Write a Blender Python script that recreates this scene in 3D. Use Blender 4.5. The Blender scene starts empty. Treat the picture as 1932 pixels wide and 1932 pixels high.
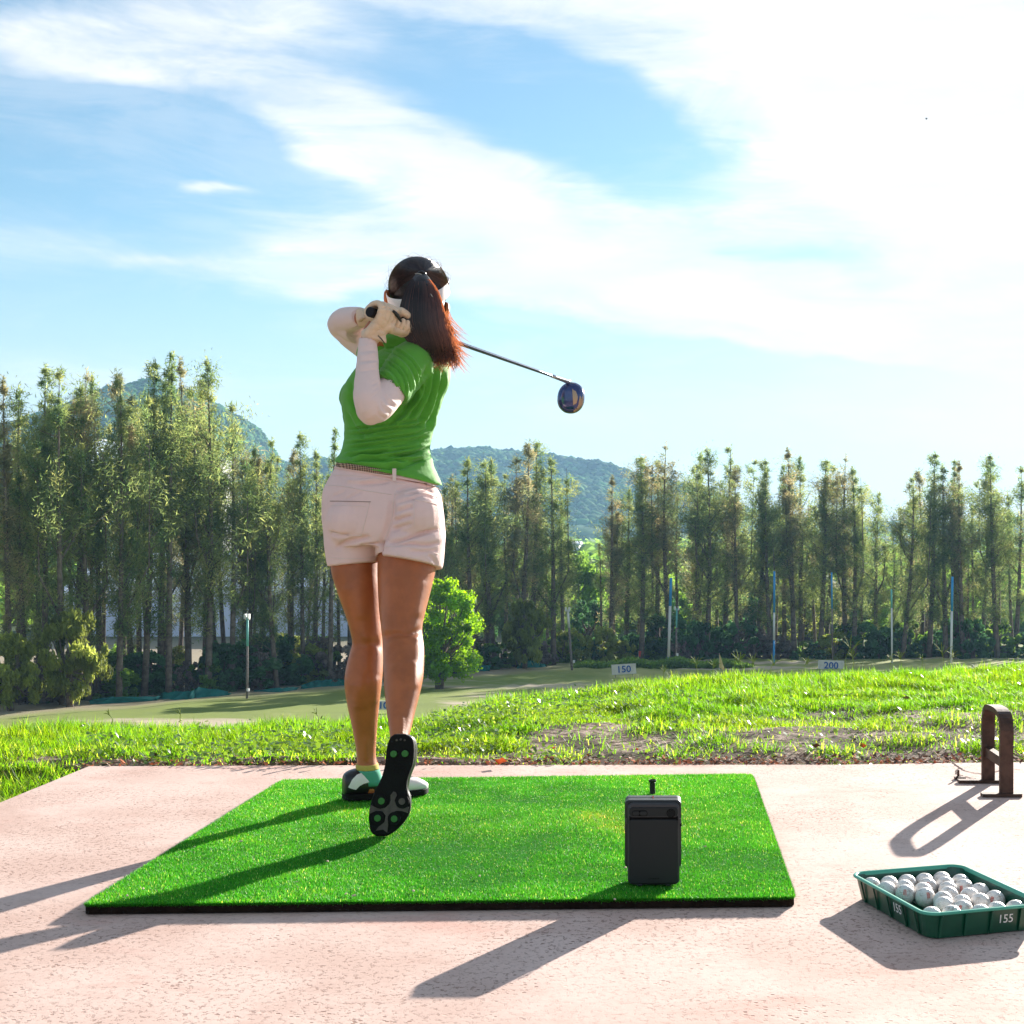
import bpy, math, random
import numpy as np
from mathutils import Vector, Matrix, noise as mnoise
from mathutils.bvhtree import BVHTree
PI = math.pi
random.seed(7); rng = np.random.default_rng(7)
scene = bpy.context.scene
COL = scene.collection

# ---------------------------------------------------------------- camera, sky, sun, exposure
CAM_H = 0.80; PX = 1240.0; HY = 1004.0; FP = 2600.0; FR = 1932.0   # principal column, horizon row, focal length, frame (photo units)
cam = bpy.data.cameras.new('camera'); camo = bpy.data.objects.new('camera', cam); COL.objects.link(camo)
camo.location = (0, 0, CAM_H); camo.rotation_euler = (PI / 2, 0, 0)
cam.sensor_width = 36; cam.lens = 36 * FP / FR
cam.shift_x = -(PX - FR / 2) / FR; cam.shift_y = (HY - FR / 2) / FR
cam.clip_start = 0.05; cam.clip_end = 20000
scene.camera = camo

SUN_AZ, SUN_EL = math.radians(28.5), math.radians(15.5)
SUN = Vector((math.sin(SUN_AZ) * math.cos(SUN_EL), math.cos(SUN_AZ) * math.cos(SUN_EL), math.sin(SUN_EL)))
sun = bpy.data.lights.new('sun', 'SUN'); suno = bpy.data.objects.new('sun', sun); COL.objects.link(suno)
sun.energy = 5.0; sun.angle = math.radians(0.55); sun.color = (1.0, 0.93, 0.84)
suno.rotation_euler = SUN.to_track_quat('Z', 'Y').to_euler(); suno.location = (4, 8, 6)
vs = scene.view_settings
vs.view_transform = 'Standard'; vs.look = 'None'; vs.gamma = 1; vs.use_curve_mapping = False
vs.exposure = 1.66
scene.cycles.max_bounces = 6; scene.cycles.diffuse_bounces = 3; scene.cycles.glossy_bounces = 3
scene.cycles.transmission_bounces = 3; scene.cycles.transparent_max_bounces = 4; scene.cycles.volume_bounces = 0
scene.cycles.use_denoising = True
scene.cycles.caustics_reflective = False; scene.cycles.caustics_refractive = False

world = bpy.data.worlds.new('World'); scene.world = world; world.use_nodes = True
class NT:
    def __init__(s, tree): s.t = tree; s.n = tree.nodes; s.l = tree.links
    def new(s, typ, **kw):
        nd = s.n.new(typ)
        for k, v in kw.items(): setattr(nd, k, v)
        return nd
    def plug(s, v, sock):
        if v is None: return
        if isinstance(v, bpy.types.NodeSocket): s.l.new(v, sock)
        else: sock.default_value = v
    def m(s, op, a, b=None, c=None, clamp=False):
        nd = s.new('ShaderNodeMath', operation=op, use_clamp=clamp)
        s.plug(a, nd.inputs[0]); s.plug(b, nd.inputs[1]); s.plug(c, nd.inputs[2]); return nd.outputs[0]
    def mix(s, f, a, b, blend='MIX'):
        nd = s.new('ShaderNodeMix', data_type='RGBA', blend_type=blend)
        s.plug(f, nd.inputs[0]); s.plug(a, nd.inputs[6]); s.plug(b, nd.inputs[7]); return nd.outputs[2]
    def ramp(s, f, lo, hi, a=0.0, b=1.0, smooth=True):
        nd = s.new('ShaderNodeMapRange', interpolation_type='SMOOTHSTEP' if smooth else 'LINEAR')
        s.plug(f, nd.inputs[0]); s.plug(lo, nd.inputs[1]); s.plug(hi, nd.inputs[2]); s.plug(a, nd.inputs[3]); s.plug(b, nd.inputs[4])
        return nd.outputs[0]
    def noise(s, vec, scale, detail=4, rough=0.55, dist=0.0, out=0):
        nd = s.new('ShaderNodeTexNoise'); s.plug(vec, nd.inputs['Vector'])
        nd.inputs['Scale'].default_value = scale; nd.inputs['Detail'].default_value = detail
        nd.inputs['Roughness'].default_value = rough; nd.inputs['Distortion'].default_value = dist
        return nd.outputs[out]
    def vor(s, vec, scale, feature='F1', rand=1.0):
        nd = s.new('ShaderNodeTexVoronoi', feature=feature); s.plug(vec, nd.inputs['Vector'])
        nd.inputs['Scale'].default_value = scale; nd.inputs['Randomness'].default_value = rand
        return nd.outputs['Distance']
    def map(s, vec, loc=(0, 0, 0), rot=(0, 0, 0), scale=(1, 1, 1)):
        nd = s.new('ShaderNodeMapping'); s.plug(vec, nd.inputs[0])
        nd.inputs[1].default_value = loc; nd.inputs[2].default_value = rot; nd.inputs[3].default_value = scale
        return nd.outputs[0]
    def xyz(s, x, y, z=0.0):
        nd = s.new('ShaderNodeCombineXYZ'); s.plug(x, nd.inputs[0]); s.plug(y, nd.inputs[1]); s.plug(z, nd.inputs[2]); return nd.outputs[0]
    def sep(s, v):
        nd = s.new('ShaderNodeSeparateXYZ'); s.plug(v, nd.inputs[0]); return nd.outputs

SKY_K = 0.046
def build_world():
    t = NT(world.node_tree); t.n.clear()
    out = t.new('ShaderNodeOutputWorld'); bg = t.new('ShaderNodeBackground')
    sky = t.new('ShaderNodeTexSky', sky_type='NISHITA', sun_disc=False)
    sky.sun_elevation = SUN_EL; sky.sun_rotation = SUN_AZ
    sky.air_density = 1.0; sky.dust_density = 0.3; sky.ozone_density = 2.0
    tc = t.new('ShaderNodeTexCoord'); d = t.sep(tc.outputs['Generated'])
    az = t.m('ARCTAN2', d[0], d[1]); el = t.m('ARCSINE', d[2])
    # large soft warp so that the cloud edges are ragged and streaky
    base = t.xyz(az, t.m('MULTIPLY', el, 2.2), 0.0)
    n1 = t.noise(base, 3.2, 5, 0.55); n2 = t.noise(t.map(base, (7, 3, 0)), 3.2, 5, 0.55)
    azw = t.m('ADD', az, t.m('MULTIPLY', t.m('SUBTRACT', n1, 0.5), 0.16))
    elw = t.m('ADD', el, t.m('MULTIPLY', t.m('SUBTRACT', n2, 0.5), 0.085))
    def ell(x, y, rx, ry, rot, amp):
        a0 = math.atan((x - PX) / FP); e0 = math.atan((HY - y) / FP)
        rx /= FP; ry /= FP; c, s_ = math.cos(math.radians(rot)), math.sin(math.radians(rot))
        dx = t.m('SUBTRACT', azw, a0); dy = t.m('SUBTRACT', elw, e0)
        p = t.m('DIVIDE', t.m('ADD', t.m('MULTIPLY', dx, c), t.m('MULTIPLY', dy, -s_)), rx)
        q = t.m('DIVIDE', t.m('ADD', t.m('MULTIPLY', dx, s_), t.m('MULTIPLY', dy, c)), ry)
        r2 = t.m('ADD', t.m('MULTIPLY', p, p), t.m('MULTIPLY', q, q))
        return t.m('MULTIPLY', t.m('EXPONENT', t.m('MULTIPLY', r2, -1.0)), amp)
    # rot is clockwise as seen in the sky
    clouds = [(330, 130, 330, 75, -12, .75), (180, 195, 200, 45, 5, .45), (950, -10, 330, 42, 0, 1.1), (480, 60, 260, 40, 12, .35),
              (1660, 110, 400, 250, 30, 2.4), (1800, 340, 330, 120, 10, 2.0), (1150, 60, 200, 60, 8, .4),
              (800, 330, 250, 66, 22, 1.15), (1050, 430, 440, 92, 14, 1.25), (540, 545, 170, 50, 0, 1.0), (980, 535, 480, 58, 8, .85), (1300, 520, 400, 40, 10, .35),
              (1480, 600, 420, 40, 10, .85), (1640, 590, 260, 26, -6, .5), (370, 412, 50, 9, -4, .5), (240, 525, 90, 14, 0, .3),
              (1500, 770, 420, 30, 3, .3), (1230, 250, 260, 60, 18, -.7), (1560, 500, 300, 26, 4, -.5), (1500, 700, 500, 24, 5, -.5), (1250, 690, 520, 34, 8, -.55), (260, 300, 260, 60, 0, -.3), (-150, 520, 320, 60, 0, .4), (2300, 500, 500, 260, 0, 1.2), (250, 760, 330, 60, 0, .35)]
    acc = None
    for c in clouds:
        e = ell(*c); acc = e if acc is None else t.m('ADD', acc, e)
    # the same cloudy sky carries on all round, out of the picture
    gen = t.ramp(t.noise(t.map(base, (3, 9, 0), scale=(1, 1.3, 1)), 1.6, 6, 0.55), 0.42, 0.72)
    inview = t.m('MULTIPLY', t.ramp(t.m('ABSOLUTE', t.m('SUBTRACT', az, -0.12)), 0.5, 0.9, 1.0, 0.0), t.ramp(el, 0.40, 0.62, 1.0, 0.0))
    acc = t.m('ADD', acc, t.m('MULTIPLY', gen, t.m('SUBTRACT', 1.0, inview)))
    fine = t.noise(t.map(base, (1, 2, 5), rot=(0, 0, 0.22), scale=(1, 2.4, 1)), 6.0, 9, 0.62, 0.6)
    wisp = t.m('MULTIPLY', t.m('SUBTRACT', fine, 0.47), 1.7)
    cov = t.m('ADD', acc, t.m('MULTIPLY', wisp, t.m('ADD', 0.35, t.m('MULTIPLY', acc, 0.7))))
    mask = t.ramp(cov, 0.10, 0.80, 0.0, 1.0)
    st2 = t.noise(t.map(base, (4, 8, 2), rot=(0, 0, 0.35), scale=(1, 1.7, 1)), 6.5, 9, 0.66, 0.7); st3 = t.noise(t.map(base, (9, 1, 2), rot=(0, 0, -0.1), scale=(1, 1.6, 1)), 3.5, 8, 0.6, 0.4)
    thin = t.m('MULTIPLY', t.ramp(st2, 0.34, 0.60, 0.58, 1.0), t.ramp(st3, 0.32, 0.60, 0.72, 1.0))
    solid = t.ramp(t.m('ADD', acc, 0.0), 0.9, 1.9)
    mask = t.m('MULTIPLY', mask, t.m('ADD', thin, t.m('MULTIPLY', t.m('SUBTRACT', 1.0, thin), solid)))
    veil = t.m('MULTIPLY', t.ramp(t.m('MULTIPLY', st2, st3), 0.20, 0.38), 0.22)
    mask = t.m('MAXIMUM', mask, veil)
    body = t.noise(t.map(base, (11, 2, 5), scale=(1, 2, 1)), 5.0, 6, 0.6)
    cc = t.mix(t.ramp(body, 0.3, 0.7), (0.305, 0.312, 0.318, 1), (0.375, 0.370, 0.364, 1))
    skyc = t.mix(1.0, sky.outputs[0], (SKY_K * 0.74, SKY_K * 1.04, SKY_K * 1.10, 1), 'MULTIPLY')
    lowband = t.ramp(el, -0.02, 0.24, 0.92, 0.12)
    skyc = t.mix(lowband, skyc, (0.252, 0.276, 0.290, 1))
    col = t.mix(mask, skyc, cc)
    t.l.new(col, bg.inputs[0]); bg.inputs[1].default_value = 1.0
    t.l.new(bg.outputs[0], out.inputs[0])

build_world()

# ---------------------------------------------------------------- helpers
def P(x, y, D):                                   # a point at distance D seen at photo position (x, y)
    return Vector(((x - PX) / FP * D, D, CAM_H - (y - HY) / FP * D))
def tag(o, label=None, cat=None, group=None, kind=None):
    if label: o['label'] = label
    if cat: o['category'] = cat
    if group: o['group'] = group
    if kind: o['kind'] = kind
    return o
def empty(name, loc, label, cat, group=None, rz=0.0):
    o = bpy.data.objects.new(name, None); COL.objects.link(o); o.empty_display_size = .1
    o.location = loc; o.rotation_euler = (0, 0, rz)
    return tag(o, label, cat, group)
def link(name, me, parent=None):
    o = bpy.data.objects.new(name, me); COL.objects.link(o)
    if parent is not None:
        o.parent = parent
        if parent.type == 'EMPTY' or True:
            o.matrix_parent_inverse = world_of(parent).inverted()
    return o
def world_of(o):
    m = Matrix.LocRotScale(o.location, o.rotation_euler, o.scale)
    return (world_of(o.parent) @ o.matrix_parent_inverse @ m) if o.parent else m
def mesh_np(name, V, F, mat=None, smooth=True, col=None):
    V = np.asarray(V, dtype=np.float32).reshape(-1, 3); F = np.asarray(F, dtype=np.int32); k = F.shape[1]
    me = bpy.data.meshes.new(name)
    me.vertices.add(len(V)); me.vertices.foreach_set('co', V.ravel())
    me.loops.add(F.size); me.loops.foreach_set('vertex_index', F.ravel())
    me.polygons.add(len(F)); me.polygons.foreach_set('loop_start', np.arange(0, F.size, k, dtype=np.int32))
    me.polygons.foreach_set('loop_total', np.full(len(F), k, dtype=np.int32))
    me.polygons.foreach_set('use_smooth', np.full(len(F), smooth, dtype=bool))
    if col is not None:
        a = me.color_attributes.new('tone', 'FLOAT_COLOR', 'POINT')
        c = np.ones((len(V), 4), dtype=np.float32); c[:, :3] = col; a.data.foreach_set('color', c.ravel())
    me.update(calc_edges=True)
    if mat: me.materials.append(mat)
    return me
def mesh_py(name, V, F, mat=None, smooth=False):
    me = bpy.data.meshes.new(name); me.from_pydata([tuple(v) for v in V], [], [tuple(f) for f in F]); me.update()
    if smooth: me.polygons.foreach_set('use_smooth', [True] * len(me.polygons))
    if mat: me.materials.append(mat)
    return me
def put(name, VF, mat, parent=None, smooth=False):
    return link(name, mesh_py(name, VF[0], VF[1], mat, smooth), parent)
def join(*vfs):
    V = []; F = []
    for v, f in vfs:
        n = len(V); V += [tuple(p) for p in v]; F += [tuple(i + n for i in q) for q in f]
    return V, F
def box(c, s, rz=0.0):
    c = Vector(c); ca, sa = math.cos(rz), math.sin(rz); V = []
    for k in (-.5, .5):
        for j in (-.5, .5):
            for i in (-.5, .5):
                x, y, z = i * s[0], j * s[1], k * s[2]
                V.append((c.x + x * ca - y * sa, c.y + x * sa + y * ca, c.z + z))
    return V, [(0, 2, 3, 1), (4, 5, 7, 6), (0, 1, 5, 4), (2, 6, 7, 3), (0, 4, 6, 2), (1, 3, 7, 5)]
def rrect(w, h, r, n=5):
    pts = []
    for cx, cy, a0 in ((w / 2 - r, h / 2 - r, 0), (-w / 2 + r, h / 2 - r, 90), (-w / 2 + r, -h / 2 + r, 180), (w / 2 - r, -h / 2 + r, 270)):
        for i in range(n + 1):
            a = math.radians(a0 + 90 * i / n); pts.append((cx + r * math.cos(a), cy + r * math.sin(a)))
    return pts
def prism(outline, O, A, B, N, t0, t1, bev=0.0):
    """outline in (A, B) extruded along N from t0 to t1 with a small bevel on the t1 side"""
    O, A, B, N = Vector(O), Vector(A), Vector(B), Vector(N)
    cx = sum(p[0] for p in outline) / len(outline); cy = sum(p[1] for p in outline) / len(outline)
    rows = [(t0, 0.0), (t1 - (bev if t1 > t0 else -bev), 0.0)]
    if bev: rows += [(t1 - (bev if t1 > t0 else -bev) * .3, bev * .7), (t1, bev * 1.6)]
    V = []; n = len(outline)
    for t, ins in rows:
        for x, y in outline:
            d = math.hypot(x - cx, y - cy) or 1; k = 1 - ins / d
            V.append(O + A * (cx + (x - cx) * k) + B * (cy + (y - cy) * k) + N * t)
    F = []
    for r in range(len(rows) - 1):
        for i in range(n):
            j = (i + 1) % n; F.append((r * n + i, r * n + j, (r + 1) * n + j, (r + 1) * n + i))
    F.append(tuple(range(n))[::-1]); F.append(tuple((len(rows) - 1) * n + i for i in range(n)))
    return V, F
def cr(pts, sub):
    """Catmull-Rom through the rows of a float array"""
    p = np.asarray(pts, float); n = len(p); out = []
    for i in range(n - 1):
        p0 = p[max(i - 1, 0)]; p1 = p[i]; p2 = p[i + 1]; p3 = p[min(i + 2, n - 1)]
        for k in range(sub):
            t = k / sub
            out.append(0.5 * ((2 * p1) + (-p0 + p2) * t + (2 * p0 - 5 * p1 + 4 * p2 - p3) * t * t + (-p0 + 3 * p1 - 3 * p2 + p3) * t ** 3))
    out.append(p[-1]); return np.array(out)
def loft(rings, n=36, sub=4, pw=1.0, caps=True, closed=True):
    """rings: rows (cx,cy,cz, ax,ay,az, bx,by,bz)"""
    R = cr(np.array(rings, float), sub) if sub > 1 else np.array(rings, float)
    th = np.linspace(0, 2 * PI, n, endpoint=False)
    c = np.sign(np.cos(th)) * np.abs(np.cos(th)) ** pw; s = np.sign(np.sin(th)) * np.abs(np.sin(th)) ** pw
    V = (R[:, None, 0:3] + R[:, None, 3:6] * c[None, :, None] + R[:, None, 6:9] * s[None, :, None]).reshape(-1, 3)
    m = len(R); F = []
    for r in range(m - 1):
        for i in range(n):
            j = (i + 1) % n; F.append((r * n + i, r * n + j, (r + 1) * n + j, (r + 1) * n + i))
    V = V.tolist()
    if caps:
        V.append(R[0, :3].tolist()); V.append(R[-1, :3].tolist()); a, b = len(V) - 2, len(V) - 1
        for i in range(n):
            j = (i + 1) % n; F.append((j, i, a)); F.append(((m - 1) * n + i, (m - 1) * n + j, b))
    return V, F
def ring(y, xl, xr, D, hd, tx=0.0, td=0.0):
    """horizontal body section: photo row y, edges xl..xr, centre distance D, half depth hd (m); tx px down at right, td m up at the near side"""
    c = P((xl + xr) / 2, y, D); a = Vector(((xr - xl) / 2 / FP * D, 0, -tx / FP * D)); b = Vector((0, -hd, td))
    return (*c, *a, *b)
def tube(pts, rad, n=14, sub=4, flat=None, caps=True):
    pts = [list(p) + [r] for p, r in zip(pts, rad)]
    Q = cr(pts, sub) if sub > 1 else np.array(pts, float)
    C = Q[:, :3]; R = Q[:, 3]; T = np.gradient(C, axis=0); T /= np.linalg.norm(T, axis=1)[:, None] + 1e-12
    up = Vector(flat) if flat else (Vector((0, 0, 1)) if abs(T[0][2]) < .9 else Vector((1, 0, 0)))
    a = Vector(T[0]).cross(up).normalized(); rows = []
    for i in range(len(C)):
        t = Vector(T[i]); a = (a - t * a.dot(t)).normalized(); b = t.cross(a)
        rows.append((*C[i], *(a * R[i]), *(b * R[i])))
    return loft(rows, n, 1, caps=caps)
def blob(c, r, n=20, m=12, A=(1, 0, 0), B=(0, 1, 0), C=(0, 0, 1)):
    c = Vector(c); A, B, C = Vector(A), Vector(B), Vector(C); V = [c + C * r[2]]; F = []
    for i in range(1, m):
        ph = PI * i / m
        for j in range(n):
            th = 2 * PI * j / n
            V.append(c + A * (r[0] * math.sin(ph) * math.cos(th)) + B * (r[1] * math.sin(ph) * math.sin(th)) + C * (r[2] * math.cos(ph)))
    V.append(c - C * r[2])
    for j in range(n):
        F.append((0, 1 + j, 1 + (j + 1) % n))
        for i in range(m - 2):
            a = 1 + i * n + j; b = 1 + i * n + (j + 1) % n; F.append((a, a + n, b + n, b))
        F.append((len(V) - 1, 1 + (m - 2) * n + (j + 1) % n, 1 + (m - 2) * n + j))
    return V, F
def fuse(name, parts, voxel, iters=4, mat=None):
    """one continuous skin round overlapping closed shapes; returns a mesh"""
    V, F = join(*parts); me = mesh_py('tmp', V, F); o = bpy.data.objects.new('tmp', me); COL.objects.link(o)
    md = o.modifiers.new('r', 'REMESH'); md.mode = 'VOXEL'; md.voxel_size = voxel
    if iters:
        sm = o.modifiers.new('s', 'SMOOTH'); sm.factor = 0.5; sm.iterations = iters
    dg = bpy.context.evaluated_depsgraph_get(); out = bpy.data.meshes.new_from_object(o.evaluated_get(dg)); out.name = name
    bpy.data.objects.remove(o); bpy.data.meshes.remove(me)
    out.polygons.foreach_set('use_smooth', [True] * len(out.polygons))
    out.materials.clear()
    if mat: out.materials.append(mat)
    return out
def co(me):
    a = np.empty(len(me.vertices) * 3, np.float32); me.vertices.foreach_get('co', a); return a.reshape(-1, 3)
def no(me):
    a = np.empty(len(me.vertices) * 3, np.float32); me.vertices.foreach_get('normal', a); return a.reshape(-1, 3)
def setco(me, V): me.vertices.foreach_set('co', np.asarray(V, np.float32).ravel()); me.update()
def topx(V):
    return PX + V[:, 0] / V[:, 1] * FP, HY + (CAM_H - V[:, 2]) / V[:, 1] * FP
def segdist(x, y, line):
    """distance to a polyline and parameter 0..1 along it"""
    best = np.full(x.shape, 1e9); par = np.zeros(x.shape); L = cr(line, 6); n = len(L) - 1
    for i in range(n):
        ax, ay = L[i]; bx, by = L[i + 1]; dx, dy = bx - ax, by - ay; q = dx * dx + dy * dy + 1e-9
        t = np.clip(((x - ax) * dx + (y - ay) * dy) / q, 0, 1); d = np.hypot(x - ax - t * dx, y - ay - t * dy)
        m = d < best; best = np.where(m, d, best); par = np.where(m, (i + t) / n, par)
    return best, par
def folds(me, lines, side=-1):
    """press folds into cloth: (points, half width px, height m); only cloth on the near side"""
    V = co(me); N = no(me); x, y = topx(V); w = np.clip(-N[:, 1] * 2.5 + .3, 0, 1); d = np.zeros(len(V))
    for line, hw, amp in lines:
        r, p = segdist(x, y, line); d += amp * np.exp(-(r / hw) ** 2) * np.clip(np.minimum(p, 1 - p) * 5 + .15, 0, 1)
    setco(me, V + N * (d * w)[:, None])
def rumple(me, scale, amp, seed=0.0, stretch=(1, 1, 1)):
    V = co(me); N = no(me); s = Vector(stretch)
    d = np.array([mnoise.fractal(Vector((v[0] * s.x, v[1] * s.y, v[2] * s.z)) * scale + Vector((seed, seed, seed)), 1.0, 2.0, 3) for v in V.tolist()])
    setco(me, V + N * (d * amp)[:, None])

# ---------------------------------------------------------------- materials
def mat(name, col, rough=0.6, spec=0.4, metal=0.0, var=0.0, vscale=8.0, bump=0.0, bscale=200.0, tone=False, trans=0.0, tcol=None,
        sheen=0.0, coat=0.0, sss=0.0, col2=None, space='Object', stretch=(1, 1, 1), bdist=0.002):
    m = bpy.data.materials.new(name); m.use_nodes = True; t = NT(m.node_tree); b = t.n['Principled BSDF']; out = t.n['Material Output']
    tc = t.new('ShaderNodeTexCoord').outputs[space]; v = t.map(tc, scale=stretch); c = (*col, 1)
    if var > 0 or col2:
        n = t.noise(v, vscale, 5, 0.6)
        c2 = (*col2, 1) if col2 else tuple(x * (1 - var) for x in col) + (1,)
        c = t.mix(t.ramp(n, 0.35, 0.68), c, c2)
    if tone:
        a = t.new('ShaderNodeAttribute'); a.attribute_name = 'tone'; c = t.mix(1.0, c, a.outputs['Color'], 'MULTIPLY')
    t.plug(c, b.inputs['Base Color']); b.inputs['Roughness'].default_value = rough; b.inputs['Metallic'].default_value = metal
    b.inputs['Specular IOR Level'].default_value = spec; b.inputs['Sheen Weight'].default_value = sheen; b.inputs['Coat Weight'].default_value = coat
    if sss: b.inputs['Subsurface Weight'].default_value = sss; b.inputs['Subsurface Radius'].default_value = (1, .35, .2); b.inputs['Subsurface Scale'].default_value = .012
    if bump:
        bn = t.new('ShaderNodeBump'); bn.inputs['Strength'].default_value = bump; bn.inputs['Distance'].default_value = bdist
        t.l.new(t.noise(v, bscale, 4, 0.6), bn.inputs['Height']); t.l.new(bn.outputs[0], b.inputs['Normal'])
    if trans:
        tr = t.new('ShaderNodeBsdfTranslucent'); tcc = (*tcol, 1) if tcol else c
        if tone and tcol: tcc = t.mix(1.0, tcc, a.outputs['Color'], 'MULTIPLY')
        t.plug(tcc, tr.inputs[0]); mx = t.new('ShaderNodeMixShader')
        mx.inputs[0].default_value = trans; t.l.new(b.outputs[0], mx.inputs[1]); t.l.new(tr.outputs[0], mx.inputs[2]); t.l.new(mx.outputs[0], out.inputs[0])
    return m
# ---------------------------------------------------------------- ground
SLAB_Y = 4.74
def crest(u):
    """(distance, photo row) of the bank's brow along the bearing u = X/Y"""
    x = PX + u * FP
    yc = np.interp(x, [-400, 112, 500, 660, 790, 850, 950, 1050, 1150, 1300, 1450, 1600, 1820, 2400],
                   [1354, 1353, 1351, 1350, 1338, 1324, 1302, 1288, 1277, 1264, 1257, 1251, 1244, 1232])
    dc = np.interp(x, [-400, 112, 660, 900, 1200, 1820, 2400], [6.6, 6.6, 6.7, 7.6, 8.8, 9.8, 10.0])
    return dc, yc
def field(Y): return np.where(Y < 150, -5.26 - .048 * Y, -12.46)
def ground_z(X, Y):
    X = np.asarray(X, float); Y = np.asarray(Y, float); Ys = np.maximum(Y, 1.0); u = np.clip(X / Ys, -.8, .6)
    dc, yc = crest(u); zc = CAM_H - (yc - HY) / FP * dc - .125
    a = np.clip((Y - SLAB_Y) / (dc - SLAB_Y), 0, 1); z = -.03 + (zc + .03) * a ** 1.5
    dd = np.maximum(Y - dc, 0); drop = zc - .10 * dd - .42 * np.maximum(dd - 1.0, 0)
    z = np.where(Y > dc, drop, z); f = field(Y); z = np.where(Y > dc, np.maximum(z, f), z)
    return z
NOISE = lambda x, y, s, sd=0: mnoise.fractal(Vector((x * s + sd, y * s - sd, sd * .37)), 1.0, 2.0, 3)
def ground_material():
    m = bpy.data.materials.new('ground_soil_and_turf'); m.use_nodes = True; t = NT(m.node_tree); b = t.n['Principled BSDF']
    geo = t.new('ShaderNodeNewGeometry').outputs['Position']; p = t.sep(geo)
    # near bank: pale sandy soil and dark litter
    n1 = t.noise(geo, 3.0, 6, .6); n2 = t.noise(geo, 25.0, 5, .65)
    soil = t.mix(t.ramp(n2, .38, .62), (.10, .065, .045, 1), (.44, .33, .27, 1))
    soil = t.mix(t.ramp(n1, .42, .6), soil, (.07, .055, .035, 1))
    # far field: mown turf with dry and sandy patches
    st = t.map(geo, scale=(.05, .022, .05)); f1 = t.noise(st, 1.0, 5, .6); f2 = t.noise(geo, .35, 6, .65); f3 = t.noise(t.map(geo, (40, 7, 0), scale=(.035, .06, .05)), 1.0, 5, .6)
    turf = t.mix(t.ramp(f1, .40, .62), (.20, .25, .06, 1), (.40, .39, .15, 1))
    turf = t.mix(t.m('MULTIPLY', t.ramp(f2, .45, .7), .5), turf, (.16, .20, .05, 1))
    turf = t.mix(t.ramp(f3, .585, .66), turf, (.48, .40, .30, 1))
    # bare sandy strip along the foot of the trees
    edge = t.m('SUBTRACT', p[1], t.m('ADD', 141.0, t.m('MULTIPLY', p[0], 1.85)))
    strip = t.m('MULTIPLY', t.ramp(t.m('ADD', edge, t.m('MULTIPLY', f2, 9.0)), -9.0, 1.0), t.ramp(p[0], -14.0, -4.0, 1.0, 0.0))
    turf = t.mix(t.m('MULTIPLY', strip, .85), turf, (.33, .26, .20, 1))
    c = t.mix(t.ramp(p[1], 11.0, 18.0), soil, turf)
    c = t.mix(t.ramp(p[1], 150.0, 185.0), c, (.05, .075, .03, 1))
    t.l.new(c, b.inputs['Base Color']); b.inputs['Roughness'].default_value = .95; b.inputs['Specular IOR Level'].default_value = .1
    bn = t.new('ShaderNodeBump'); bn.inputs['Strength'].default_value = .6; bn.inputs['Distance'].default_value = .03
    t.l.new(t.noise(geo, 30.0, 5, .7), bn.inputs['Height']); t.l.new(bn.outputs[0], b.inputs['Normal'])
    return m
def build_ground():
    xs = np.sinh(np.linspace(-8.2, 8.2, 250)) * 2.3; ys = np.concatenate([np.linspace(-40, 4.4, 12), np.linspace(4.6, 13, 130), 13 + (np.exp(np.linspace(.04, 6.9, 150)) - 1) * 9.2])
    X, Y = np.meshgrid(xs, ys); Z = ground_z(X, Y)
    bump = np.array([NOISE(a, b, 1.3) for a, b in zip(X.ravel(), Y.ravel())]).reshape(X.shape)
    Z = Z + np.where((Y > 4.74) & (Y < 14), bump * .045, 0) + np.where((Y > 40) & (Y < 150), bump * .12, 0)
    Z = np.where(Y < 4.8, -.12, Z)
    n = len(xs); i, j = np.meshgrid(np.arange(n - 1), np.arange(len(ys) - 1)); a = (j * n + i).ravel()
    F = np.stack([a, a + 1, a + n + 1, a + n], 1)
    o = link('ground', mesh_np('ground', np.stack([X, Y, Z], -1).reshape(-1, 3), F, ground_material())); tag(o, kind='structure')
build_ground()

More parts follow.
